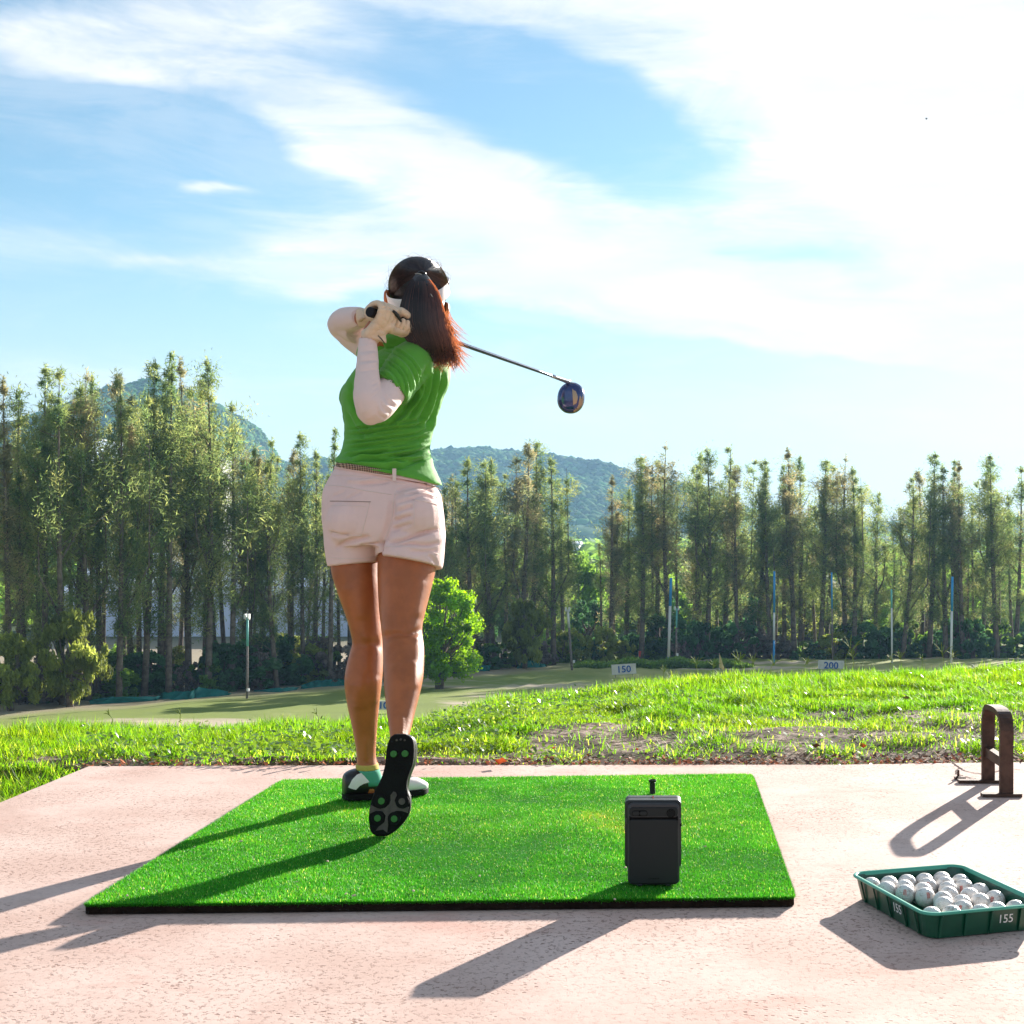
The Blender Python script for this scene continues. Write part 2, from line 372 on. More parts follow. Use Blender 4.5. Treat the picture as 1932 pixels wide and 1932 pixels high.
def concrete_material():
    m = bpy.data.materials.new('pink_concrete'); m.use_nodes = True; t = NT(m.node_tree); b = t.n['Principled BSDF']
    g = t.new('ShaderNodeNewGeometry').outputs['Position']; gs = t.map(g, scale=(1, 1.0, 1))
    a = t.noise(gs, 2.2, 6, .6); f = t.noise(gs, 60.0, 5, .7); big = t.noise(t.map(g, (5, 2, 0)), .9, 3, .5)
    c = t.mix(t.ramp(a, .38, .62), (.68, .500, .430, 1), (.57, .395, .33, 1))
    c = t.mix(t.m('MULTIPLY', t.ramp(f, .5, .8), .35), c, (.40, .27, .23, 1))
    rs = t.noise(t.map(g, (9, 1, 0), scale=(1, 2, 1)), 1.6, 6, .65)
    c = t.mix(t.m('MULTIPLY', t.ramp(rs, .56, .70), .5), c, (.55, .27, .21, 1)); c = t.mix(t.m('MULTIPLY', t.ramp(t.noise(t.map(g, (4, 4, 0), scale=(1, 1.6, 1)), 5.5, 6, .7), .52, .66), .35), c, (.47, .30, .24, 1))
    zone = t.ramp(t.noise(t.map(g, (3, 8, 0)), 1.7, 4, .6), .38, .66)
    pits = t.vor(t.map(g, scale=(1, 1.5, 1)), 55.0); spk = t.noise(t.map(g, (2, 2, 0)), 75.0, 4, .8)
    pm = t.m('MULTIPLY', t.ramp(spk, .54, .61), t.m('ADD', .22, t.m('MULTIPLY', zone, .78)))
    pk = t.m('MULTIPLY', t.ramp(pits, .16, .25, 1.0, 0.0), t.ramp(t.noise(g, 5.0, 5, .65), .50, .60))
    allp = t.m('MAXIMUM', t.m('MULTIPLY', pm, .8), pk)
    c = t.mix(t.m('MULTIPLY', allp, .78), c, (.16, .075, .05, 1))
    t.l.new(c, b.inputs['Base Color']); b.inputs['Roughness'].default_value = .85; b.inputs['Specular IOR Level'].default_value = .25
    h = t.m('SUBTRACT', t.m('MULTIPLY', f, .5), t.m('MULTIPLY', allp, 1.4))
    bn = t.new('ShaderNodeBump'); bn.inputs['Strength'].default_value = .55; bn.inputs['Distance'].default_value = .0022
    t.l.new(h, bn.inputs['Height']); t.l.new(bn.outputs[0], b.inputs['Normal'])
    return m
CONC = concrete_material()
c0 = P(175, 1443, SLAB_Y); c0.z = 0; left_dir = Vector((-.10, -1, 0)).normalized()
def slab_left(Y): return -1.942 + (SLAB_Y - Y) * -.012
def build_slab():
    V = []; xs = np.linspace(0, 1, 60)
    # slab outline with a slightly wandering rear edge, right end well outside the picture
    rear = []
    for k in range(61):
        x = -1.942 + (9 + 1.942) * k / 60; d = SLAB_Y + .016 * x + .012 * NOISE(x, 0, 1.1, 3) + .05 * max(0, x - .6) ** 1.0 * .9
        rear.append((x, d, 0))
    front = [(9, -7, 0), (-1.98, -7, 0)]
    pts = rear + front; n = len(pts); V = [(p[0], p[1], 0) for p in pts] + [(p[0], p[1], -.16) for p in pts]
    F = [tuple(range(n))[::-1]] + [(i, (i + 1) % n, n + (i + 1) % n, n + i) for i in range(n)]
    o = link('concrete_pavement', mesh_py('concrete_pavement', V, F, CONC)); tag(o, kind='structure')
    # cracks at the right rear
    dark = mat('crack_dark', (.05, .025, .018), .95, .1)
    def crack(pts, w):
        V = []; F = []; L = [P(x, y, CAM_H * FP / (y - HY)) for x, y in pts]
        fine = []
        for i in range(len(L) - 1):
            for k in range(5):
                q = L[i].lerp(L[i + 1], k / 5); q = q + Vector((random.uniform(-1, 1), random.uniform(-1, 1), 0)) * .004; fine.append(q)
        fine.append(L[-1])
        for i, q in enumerate(fine):
            d = (fine[min(i + 1, len(fine) - 1)] - fine[max(i - 1, 0)]).normalized(); nrm = Vector((-d.y, d.x, 0)); ww = w * random.uniform(.4, 1.2)
            V += [(q + nrm * ww).xy[:] + (.0015,), (q - nrm * ww).xy[:] + (.0015,)]
        F = [(2 * i, 2 * i + 1, 2 * i + 3, 2 * i + 2) for i in range(len(fine) - 1)]
        put('crack', (V, F), dark, o)
    crack([(1787, 1428), (1800, 1440), (1811, 1450), (1825, 1456), (1860, 1462)], .0035)
    crack([(1811, 1450), (1803, 1453), (1805, 1460), (1820, 1466), (1850, 1472)], .003)
    crack([(1860, 1462), (1900, 1450), (1931, 1453)], .003)
build_slab()

# ---------------------------------------------------------------- turf mat
def blades(base, L, W, az, lean, curl, tone, nseg=1):
    """tapered blades as numpy triangles; base Nx3, others N"""
    N = len(base); dx, dy = np.cos(az), np.sin(az); px, py = -dy, dx
    side = np.stack([px * W / 2, py * W / 2, np.zeros(N)], 1); d = np.stack([dx, dy, np.zeros(N)], 1); up = np.array([0, 0, 1.0])
    if nseg == 1:
        tip = base + up * (L * np.cos(lean))[:, None] + d * (L * np.sin(lean))[:, None]
        V = np.stack([base - side, base + side, tip], 1).reshape(-1, 3); F = np.arange(3 * N).reshape(N, 3); T = np.repeat(tone, 3, 0)
        return V, F, T
    mid = base + up * (L * .55 * np.cos(lean))[:, None] + d * (L * .55 * np.sin(lean))[:, None]
    l2 = lean + curl; tip = mid + up * (L * .45 * np.cos(l2))[:, None] + d * (L * .45 * np.sin(l2))[:, None]
    V = np.stack([base - side, base + side, mid - side * .75, mid + side * .75, tip], 1).reshape(-1, 3)
    k = np.arange(N)[:, None] * 5; F = np.concatenate([k + [[0, 1, 3]], k + [[0, 3, 2]], k + [[2, 3, 4]]], 0); T = np.repeat(tone, 5, 0)
    return V, F, T
MZ = .025
def on_mat(x, y): return P(x, y, (CAM_H - MZ) * FP / (y - HY))
def build_mat():
    root = empty('golf_mat', on_mat(830, 1580) * 1, 'large square bright green artificial turf hitting mat lying on pink concrete', 'golf mat')
    root.location.z = 0
    cs = [on_mat(158, 1704), on_mat(1500, 1690), on_mat(1419, 1459), on_mat(532, 1470)]
    # outline with clipped and rounded corners
    out = []
    rad = [.012, .02, .05, .06]
    for i, c in enumerate(cs):
        a = (cs[i - 1] - c).normalized(); b = (cs[(i + 1) % 4] - c).normalized()
        for k in range(5):
            t = k / 4; q = c + a * rad[i] * (1 - t) ** 2 + b * rad[i] * t ** 2; out.append((q.x, q.y))
    foam = mat('mat_backing', (.022, .014, .010), .95, .1, var=.5, vscale=60, bump=.8, bscale=300)
    base = mat('turf_pile', (.014, .20, .010), .9, .05, var=.35, vscale=40, bump=1, bscale=500)
    put('backing', prism(out, (0, 0, 0), (1, 0, 0), (0, 1, 0), (0, 0, 1), .002, MZ - .007), foam, root)
    put('pile_base', prism(out, (0, 0, 0), (1, 0, 0), (0, 1, 0), (0, 0, 1), MZ - .006, MZ - .003), base, root)
    o2 = np.array(out); N = 560000
    lo, hi = o2.min(0), o2.max(0); p = rng.uniform(lo, hi, (N, 2)); inside = np.ones(N, bool)
    for i in range(len(o2)):
        a, b = o2[i], o2[(i + 1) % len(o2)]; inside &= ((b[0] - a[0]) * (p[:, 1] - a[1]) - (b[1] - a[1]) * (p[:, 0] - a[0])) > -.0004
    p = p[inside]; N = len(p)
    B = np.column_stack([p, np.full(N, MZ - .0045)]); L = rng.uniform(.004, .0095, N); W = rng.uniform(.0012, .0022, N)
    az = rng.uniform(0, 2 * PI, N); lean = rng.normal(.45, .28, N)
    g = rng.uniform(.55, 1.35, N); T = np.column_stack([g * rng.uniform(.6, 1.5, N), g, g * rng.uniform(.6, 1.3, N)])
    pale = rng.random(N) < .03; T[pale] = np.array([14., 3.3, 14.]) * rng.uniform(.5, 1, (pale.sum(), 1))
    wear = np.array([NOISE(q[0], q[1] * 1.4, 1.6, 31) + .5 * NOISE(q[0], q[1], 9, 12) for q in p.tolist()]); worn = np.exp(-((p[:, 0] + .02) ** 2 + (p[:, 1] - 3.75) ** 2) / .05) * .55 + np.exp(-((p[:, 0] + .62) ** 2 + (p[:, 1] - 3.55) ** 2) / .07) * .4; T *= (1 + wear * .42)[:, None]; T *= 1 + worn[:, None] * np.array([1.3, -.12, 1.2]) * (1 + wear)[:, None]; T[:, 0] *= 1 + np.clip(wear, 0, 1) * .9; L *= np.clip(1 - np.clip(-wear, 0, 1) * .5, .5, 1)
    M = 26000; per = np.roll(o2, -1, 0) - o2; ln = np.hypot(per[:, 0], per[:, 1]); e = rng.choice(len(o2), M, p=ln / ln.sum()); tt = rng.random(M)[:, None]; q = o2[e] + per[e] * tt; outw = np.column_stack([per[e][:, 1], -per[e][:, 0]]) / ln[e][:, None]
    Bf = np.column_stack([q - outw * .001, rng.uniform(MZ - .010, MZ - .004, M)]); azf = np.arctan2(outw[:, 1], outw[:, 0]) + rng.normal(0, .6, M); gf = rng.uniform(.35, 1.2, M)
    B = np.concatenate([B, Bf]); L = np.concatenate([L, rng.uniform(.005, .011, M)]); W = np.concatenate([W, rng.uniform(.0012, .0022, M)]); az = np.concatenate([az, azf]); lean = np.concatenate([lean, rng.normal(.9, .35, M)]); T = np.concatenate([T, np.column_stack([gf, gf, gf])])
    V, F, T = blades(B, L, W, az, lean, None, T)
    tm = mat('turf_blade', (.070, .41, .030), .5, .3, tone=True, trans=.36, tcol=(.12, .60, .02))
    o = link('turf', mesh_np('turf', V, F, tm, False, T), root); tag(o, kind='stuff')
    # flecks of dry debris scattered on the pile
    V = []; F = []
    for x, y in [(455, 1590), (367, 1601), (530, 1598), (618, 1628), (270, 1680), (652, 1690), (668, 1693), (240, 1693), (718, 1645), (780, 1784 - 100), (905, 1716 - 60), (1180, 1640), (1160, 1700), (560, 1667), (1000, 1560), (1330, 1600), (1400, 1560), (1180, 1565)]:
        q = on_mat(x, y); r = random.uniform(.003, .006); a = random.uniform(0, 6)
        V2, F2 = blob((q.x, q.y, MZ + .004), (r, r * .5, r * .4), 6, 4, (math.cos(a), math.sin(a), 0), (-math.sin(a), math.cos(a), 0)); V, F = join((V, F), (V2, F2))
    o = put('dry_debris', (V, F), mat('debris', (.6, .45, .33), .9)); tag(o, 'flecks of pale dry debris scattered over the green mat', 'debris', kind='stuff')
build_mat()

# rubber tee
def build_tee():
    b = on_mat(1231, 1497); b.z = MZ; blk = mat('black_rubber', (.02, .018, .018), .6, .3, bump=.2)
    r = empty('rubber_tee', b, 'short black rubber golf tee standing upright on the green mat behind the device', 'golf tee')
    put('stem', loft([(b.x, b.y, b.z - .002 + h, q, 0, 0, 0, q, 0) for h, q in ((0, .0095), (.008, .0085), (.030, .0083), (.034, .0095))], 20, 2), blk, r, True)
    put('cup', loft([(b.x, b.y, b.z + h, q, 0, 0, 0, q, 0) for h, q in ((.0335, .0095), (.037, .0118), (.040, .0120), (.041, .0108), (.0385, .0085), (.036, .002))], 20, 1), blk, r, True)
build_tee()

# ---------------------------------------------------------------- launch monitor
def build_device():
    b = on_mat(1232, 1672); D0 = b.y; k = D0 / FP; b.z = MZ
    root = empty('launch_monitor', b, 'black box-shaped golf launch monitor standing on the front edge of the green mat', 'golf launch monitor')
    body = mat('device_shell', (.018, .019, .019), .48, .4, bump=.15, bscale=900); panel = mat('device_panel', (.014, .017, .017), .58, .3, bump=.1, bscale=1200)
    grey = mat('device_side', (.040, .040, .042), .5, .4); blk = mat('device_gap', (.004, .004, .004), .8, .1); red = mat('device_red_line', (.75, .10, .07), .5)
    Z = lambda y: CAM_H - (y - HY) * k
    X = lambda x: (x - PX) * k
    A, B, N = (1, 0, 0), (0, 0, 1), (0, -1, 0)
    def plate(name, x0, x1, y0, y1, r, d0, d1, m, bev=.0015, par=root):
        cx, cz = (X(x0) + X(x1)) / 2, (Z(y0) + Z(y1)) / 2
        return put(name, prism(rrect(X(x1) - X(x0), Z(y0) - Z(y1), r), (cx, D0, cz), A, B, N, d0, d1, bev), m, par, False)
    plate('body', 1184, 1282, 1516, 1670, .012, -.066, -.002, grey, .003)
    plate('side_shell', 1178.4, 1285.6, 1512, 1640, .010, -.070, -.012, body, .003)
    plate('front_panel', 1187.5, 1279, 1546, 1667, .007, -.004, .002, panel)
    plate('gap', 1187.5, 1279, 1540, 1549, .001, -.006, -.001, blk, 0)
    # cap: full width at the back, sloping down and in to a narrower front band
    top = [(1191, 1524), (1278, 1524), (1281, 1541), (1187, 1541)]
    ztop = CAM_H - (1503.6 - HY) * (D0 + .045) / FP; L = []
    for dy, x0, x1, zt, r_ in ((.0, 1188, 1278.5, Z(1524), .006), (.003, 1187, 1279.5, Z(1524) + .0012, .007), (.042, 1179, 1285, ztop - .0008, .009), (.047, 1178.4, 1285.6, ztop, .010), (.066, 1178.6, 1285.4, ztop - .001, .010), (.070, 1181, 1283, ztop - .004, .008)):
        zb = Z(1542); pts = rrect(X(x1) - X(x0), zt - zb, r_, 5); L.append([((X(x0) + X(x1)) / 2 + p[0], D0 + dy, (zt + zb) / 2 + p[1]) for p in pts])
    n = len(L[0]); V = sum(L, []); F = [(r * n + i, (r + 1) * n + i, (r + 1) * n + (i + 1) % n, r * n + (i + 1) % n) for r in range(len(L) - 1) for i in range(n)]
    F += [tuple(range(n)), tuple((len(L) - 1) * n + i for i in range(n))[::-1]]
    put('cap', (V, F), body, root)
    plate('front_band', 1187.5, 1279, 1524, 1540, .006, -.004, .0015, panel)
    # red aiming line up the slope of the cap
    xm = X(1232); put('aiming_line', ([(xm - .0014, D0 + .022, (Z(1524) + ztop) / 2 + .0026), (xm + .0014, D0 + .022, (Z(1524) + ztop) / 2 + .0026), (xm + .0014, D0 + .046, ztop + .0026), (xm - .0014, D0 + .046, ztop + .0026), (xm - .0014, D0 + .022, (Z(1524) + ztop) / 2 - .001), (xm + .0014, D0 + .022, (Z(1524) + ztop) / 2 - .001), (xm + .0014, D0 + .046, ztop - .001), (xm - .0014, D0 + .046, ztop - .001)], [(0, 1, 2, 3), (0, 4, 5, 1), (1, 5, 6, 2), (3, 2, 6, 7), (0, 3, 7, 4)]), red, root)
    o = root.children[-1] if root.children else None
    bp = plate('button_plate', 1192.5, 1221.5, 1529, 1539.5, .0055, .001, .0028, blk, .0004)
    for x0, x1 in ((1193.4, 1206.6), (1207.4, 1220.6)): plate('button', x0, x1, 1530, 1538.6, .0042, .0028, .0038, panel, .0005)
    sp = put('speaker', prism([(.0095 * math.cos(a), .0095 * math.sin(a)) for a in np.linspace(0, 2 * PI, 24, endpoint=False)], (X(1265.8), D0, Z(1534)), A, B, N, .001, .0026, .0004), blk, root)
    V = []; F = []
    for i in range(-4, 5):
        for j in range(-4, 5):
            if i * i + j * j < 19:
                V, F = join((V, F), box((X(1265.8) + i * .0019, D0 - .0027, Z(1534) + j * .0019), (.0012, .0006, .0012)))
    put('grille', (V, F), panel, sp)
    for x in (1207, 1261): put('foot', blob((X(x), D0 + .012, MZ + .003), (.008, .010, .006), 14, 8), grey, root, True)
    put('hinge', box((X(1181.5), D0 - .001, Z(1549)), (.0022, .004, .012)), grey, root); put('hinge', box((X(1283.5), D0 - .001, Z(1549)), (.0022, .004, .012)), grey, root)
    put('port', box((X(1285.0), D0 + .010, Z(1557)), (.003, .006, .006)), blk, root)
    text_obj('lettering', 'AUTOPHONE', .0042, Vector((X(1233), D0 - .0021, Z(1657.5))), Matrix.Rotation(PI / 2, 3, 'X'), .0004, blk, root)
def text_obj(name, s, size, loc, rot, depth, m, parent, sx=1.0, bold=0.0):
    cu = bpy.data.curves.new('tmp', 'FONT'); cu.body = s; cu.size = size; cu.extrude = depth; cu.align_x = 'CENTER'; cu.align_y = 'CENTER'; cu.offset = bold; cu.resolution_u = 3
    o = bpy.data.objects.new('tmp', cu); COL.objects.link(o); dg = bpy.context.evaluated_depsgraph_get(); me = bpy.data.meshes.new_from_object(o.evaluated_get(dg)); bpy.data.objects.remove(o)
    R = rot.to_4x4(); R.translation = loc; me.transform(Matrix.Diagonal((sx, 1, 1, 1))); me.transform(R); me.materials.clear(); me.materials.append(m); me.name = name
    return link(name, me, parent)
build_device()

# ---------------------------------------------------------------- tray of balls
def build_tray():
    a = Vector((.955, .296, 0)).normalized(); b = Vector((a.y, -a.x, 0)); H = .056
    W, Ln = .275, .352; corner = P(1600, 1645, (CAM_H - H) * FP / (1645 - HY)); C = corner + a * W / 2 + b * Ln / 2; C.z = 0
    root = empty('ball_tray', C, 'green plastic ball tray marked 155 holding white golf balls on the concrete', 'ball tray')
    gm = mat('tray_green', (.006, .085, .045), .32, .5, var=.25, vscale=12, coat=.2, bump=.05); rim = mat('tray_rim', (.06, .36, .24), .3, .6)
    # walls: outer and inner skins
    def sec(w, l, z, r=.03): return [C + a * p[0] + b * p[1] + Vector((0, 0, z)) for p in rrect(w, l, r, 6)]
    rows = [sec(W - .035, Ln - .035, .001), sec(W - .030, Ln - .030, .003), sec(W - .012, Ln - .012, H - .006), sec(W - .012, Ln - .012, H - .0045),
            sec(W - .017, Ln - .017, H - .0045), sec(W - .036, Ln - .036, .007, .028)]
    n = len(rows[0]); V = sum(rows, []); F = [(r * n + (i + 1) % n, r * n + i, (r + 1) * n + i, (r + 1) * n + (i + 1) % n) for r in range(len(rows) - 1) for i in range(n)]
    F += [tuple(range(n)), tuple((len(rows) - 1) * n + i for i in range(n))[::-1]]
    put('bin', (V, F), gm, root)
    rr = [sec(W - .012, Ln - .012, H - .0065, .028), sec(W, Ln, H - .005, .034), sec(W + .001, Ln + .001, H - .002, .034), sec(W - .003, Ln - .003, H, .033), sec(W - .014, Ln - .014, H, .028), sec(W - .018, Ln - .018, H - .0035, .026), sec(W - .0185, Ln - .0185, H - .009, .026)]
    V = sum(rr, []); F = [(r * n + (i + 1) % n, r * n + i, (r + 1) * n + i, (r + 1) * n + (i + 1) % n) for r in range(len(rr) - 1) for i in range(n)]
    put('rim', (V, F), rim, root, True)
    # vertical ribs round the outside
    def rib(side, t):
        if side == 'l': base, out, w = C - a * (W / 2), -a, b
        elif side == 'f': base, out, w = C + b * (Ln / 2), b, a
        elif side == 'r': base, out, w = C + a * (W / 2), a, -b
        else: base, out, w = C - b * (Ln / 2), -b, a
        q = base + w * t; V = []
        for z, ins in ((.004, .0155), (H - .007, .0045)):
            for s_ in (-.003, .003):
                for o_ in (0, -.004): V.append(q + w * s_ - out * (ins + o_ - .0015) * 1.0 + Vector((0, 0, z)))
        put('rib', (V, [(0, 2, 6, 4), (0, 1, 3, 2), (4, 6, 7, 5), (0, 4, 5, 1), (2, 3, 7, 6), (1, 5, 7, 3)]), gm, root)
    for t in (-.115, -.055, .006, .074, .125): rib('l', t); rib('r', t)
    for t in (-.10, -.045, .012, .078): rib('f', t); rib('k', t)
    # a low divider on the tray floor
    for t in (-.045, .045): put('divider', box(C + a * t + Vector((0, 0, .010)), (.003, Ln - .05, .008), math.atan2(b.y, b.x) - PI / 2), gm, root)
    # painted number on the outer left wall
    wx = b; up = Vector((-a.x * .16, -a.y * .16, 1)).normalized(); nz = wx.cross(up).normalized()
    if nz.dot(-a) < 0: pass
    rot = Matrix((wx, up, wx.cross(up))).transposed(); pt = mat('white_paint', (.8, .8, .76), .6)
    loc = C - a * (W / 2 - .0085) + b * .040 + Vector((0, 0, .031)); o = text_obj('number', '155', .027, loc, rot, .0003, pt, root, .95)
    # marks on the near end
    rot = Matrix((a, Vector((b.x * .16, b.y * .16, 1)).normalized(), a.cross(Vector((b.x * .16, b.y * .16, 1)).normalized()))).transposed()
    text_obj('number', '155', .025, C + b * (Ln / 2 - .0085) + a * .045 + Vector((0, 0, .030)), rot, .0003, pt, root, .95)
    # balls
    R = .02135; pos = []
    zc = [(590, 420), (805, 410), (1050, 400), (1290, 370), (1520, 340), (700, 490), (930, 480), (1170, 455), (1420, 430), (1640, 405), (1070, 580), (1290, 525), (1540, 490), (1760, 460), (1400, 600), (1655, 560), (1530, 670), (1790, 610), (1660, 730), (1830, 790), (1420, 900), (1690, 880)]
    for zx, zy in zc:
        x, y = (1650 + zx / 6.66) / 1.06, (1700 + zy / 6.66) / 1.06; q = P(x, y, (CAM_H - .028) * FP / (y - HY)); pos.append(q - C)
    st = [Vector((p.dot(a), p.dot(b))) for p in pos]
    for j in range(9):
        for i in range(6):
            q = Vector((-.105 + i * .043 + (j % 2) * .012, -.15 + j * .038))
            if q.x > .005 and all((q - s).length > .040 for s in st): st.append(q)
    for it in range(160):
        for i in range(len(st)):
            for j in range(i):
                d = st[i] - st[j]; l = d.length
                if l < 2 * R: e = d.normalized() * (2 * R - l) * .5 if l > 1e-6 else Vector((.001, 0)); st[i] += e; st[j] -= e
            lim = (W / 2 - .0165 - R, Ln / 2 - .0165 - R); st[i].x = max(-lim[0], min(lim[0], st[i].x)); st[i].y = max(-lim[1], min(lim[1], st[i].y))
    keep = []
    for s in st:
        if all((s - q).length > 1.85 * R for q in keep): keep.append(s)
    bm_ = bpy.data.materials.new('ball_white'); bm_.use_nodes = True; t = NT(bm_.node_tree); bs = t.n['Principled BSDF']
    tc = t.new('ShaderNodeTexCoord').outputs['Object']; bs.inputs['Roughness'].default_value = .35
    t.plug(t.mix(t.ramp(t.noise(tc, 75, 6, .7), .48, .70), (.80, .75, .70, 1), (.42, .33, .27, 1)), bs.inputs['Base Color'])
    bn = t.new('ShaderNodeBump'); bn.inputs['Strength'].default_value = 1; bn.inputs['Distance'].default_value = .0009
    t.l.new(t.ramp(t.vor(tc, 270, rand=.25), .0, .55), bn.inputs['Height']); t.l.new(bn.outputs[0], bs.inputs['Normal'])
    V, F = blob((0, 0, 0), (R, R, R), 28, 18); bme = mesh_py('golf_ball', V, F, bm_, True); rd = mat('ball_red_print', (.62, .06, .03), .5)
    def patch(dirv, up, w, h, off=.00015):
        n = Vector(dirv).normalized(); s = Vector(up).cross(n).normalized(); u = n.cross(s); V = []; F = []
        for j in range(5):
            for i in range(3):
                q = (n * R + s * (i / 2 - .5) * w + u * (j / 4 - .5) * h).normalized() * (R + off); V.append(q)
        F = [(j * 3 + i, j * 3 + i + 1, (j + 1) * 3 + i + 1, (j + 1) * 3 + i) for j in range(4) for i in range(2)]
        return V, F
    order = sorted(range(len(keep)), key=lambda i: (round(-keep[i].y / .035), keep[i].x))
    rows_ = {}
    side = ['left wall', 'number 155 wall', 'far wall', 'near end', 'middle']
    cnt = 0; words = ['first', 'second', 'third', 'fourth', 'fifth', 'sixth', 'seventh', 'eighth', 'ninth', 'tenth', 'eleventh', 'twelfth']
    rk = sorted(keep, key=lambda s: s.y)
    rowid = {}; cur = None; r_i = -1
    for s in rk:
        if cur is None or s.y - cur > .03: cur = s.y; r_i += 1
        rowid[id(s)] = r_i
    byrow = {}
    for s in rk: byrow.setdefault(rowid[id(s)], []).append(s)
    for ri, lst in byrow.items():
        for ci, s in enumerate(sorted(lst, key=lambda q: q.x)):
            striped = random.random() < .42
            look = 'red-striped' if striped else 'plain'
            o = bpy.data.objects.new('golf_ball', bme); COL.objects.link(o); p = C + a * s.x + b * s.y; o.location = (p.x, p.y, .0075 + R)
            o.rotation_euler = (random.uniform(0, 6), random.uniform(0, 6), random.uniform(0, 6)); 
            tag(o, f'{look} golf ball, {words[ci]} from the 155 wall in the {words[ri]} row from the far end', 'golf ball', 'white golf balls in the green tray')
            if striped:
                o.rotation_euler = (0, 0, 0); v = Vector((random.uniform(-.7, .4), -1, random.uniform(-.1, .6))); tilt = Vector((random.uniform(-.4, .4), 0, 1))
                nn = v.normalized(); sd = tilt.cross(nn).normalized()
                for k in (-1, 0, 1): put('stripe', patch(nn + sd * k * .11, tilt, .0013, .013), rd, o, True).matrix_parent_inverse = Matrix()
build_tray()

# metal frame stand at the right, its foot and bolt in view
def build_stand():
    steel = mat('rusty_steel', (.10, .055, .04), .6, .4, metal=.4, var=.5, vscale=30, bump=.3)
    b = P(1836, 1476, CAM_H * FP / (1476 - HY)); b.z = 0
    root = empty('metal_frame_stand', b, 'small dark metal frame stand with flat foot bolted to the concrete beside the crack', 'metal stand')
    put('foot', box((b.x + .03, b.y - .012, .006), (.16, .03, .010)), steel, root); put('foot', box((b.x + .03, b.y - .24, .006), (.12, .03, .010)), steel, root)
    q = P(1808, 1470, CAM_H * FP / (1470 - HY))
    put('bolt', join(loft([(q.x, q.y, z, r, 0, 0, 0, r, 0) for z, r in ((0, .004), (.028, .004), (.030, .0035))], 10, 1), loft([(q.x, q.y, z, r, 0, 0, 0, r, 0) for z, r in ((.001, .009), (.009, .009))], 6, 1)), steel, root)
    put('washer', box((q.x + .004, q.y - .006, .0045), (.034, .022, .009)), steel, root)
    y0, y1 = b.y - .012, b.y - .24; x = b.x + .045; pts = [(x, y0, .01), (x, y0, .12), (x, y0, .195), (x, y0 - .02, .235), (x, y0 - .06, .25), (x, y1 + .05, .25), (x, y1, .22), (x, y1, .12), (x, y1, .01)]
    rows = cr(pts, 4); V = []; F = []
    for i, p in enumerate(rows):
        t_ = Vector(rows[min(i + 1, len(rows) - 1)] - rows[max(i - 1, 0)]).normalized(); nn = Vector((1, 0, 0)); m_ = t_.cross(nn)
        for s1, s2 in ((1, 1), (-1, 1), (-1, -1), (1, -1)): V.append(Vector(p) + nn * s1 * .020 + m_ * s2 * .008)
    k = len(rows); F = [(r * 4 + i, r * 4 + (i + 1) % 4, (r + 1) * 4 + (i + 1) % 4, (r + 1) * 4 + i) for r in range(k - 1) for i in range(4)] + [(3, 2, 1, 0), (4 * k - 4, 4 * k - 3, 4 * k - 2, 4 * k - 1)]
    put('frame', (V, F), steel, root); put('crossbar', box((x, (y0 + y1) / 2, .10), (.022, y0 - y1 - .012, .03)), steel, root)
build_stand()
# ---------------------------------------------------------------- the golfer
SKIN = mat('skin_tan', (.47, .140, .044), .42, .42, var=.25, vscale=12, bump=.30, bscale=90, sss=.05, bdist=.0012)
SHIRT = mat('shirt_green', (.12, .42, .045), .72, .2, sheen=.2, bump=.25, bscale=900, trans=.12, tcol=(.16, .55, .03))
SHORT = mat('shorts_cotton', (.87, .63, .575), .85, .2, bump=.35, bscale=1400, var=.06, vscale=14)
SLEEVE = mat('arm_sleeve_white', (.82, .63, .57), .7, .25, bump=.15, bscale=900)
GLOVE = mat('glove_cream', (.80, .60, .42), .6, .3, bump=.25, bscale=500, var=.12, vscale=30)
BLACK = mat('black_leather', (.012, .011, .012), .35, .5, bump=.1); RUB = mat('shoe_rubber', (.006, .005, .005), .75, .2, bump=.5, bscale=400)
def limb_r(x, y, D, r): return (*P(x, y, D), r)
def T(rows, n=20, sub=5, **k): return tube([r[:3] for r in rows], [r[3] for r in rows], n, sub, **k)
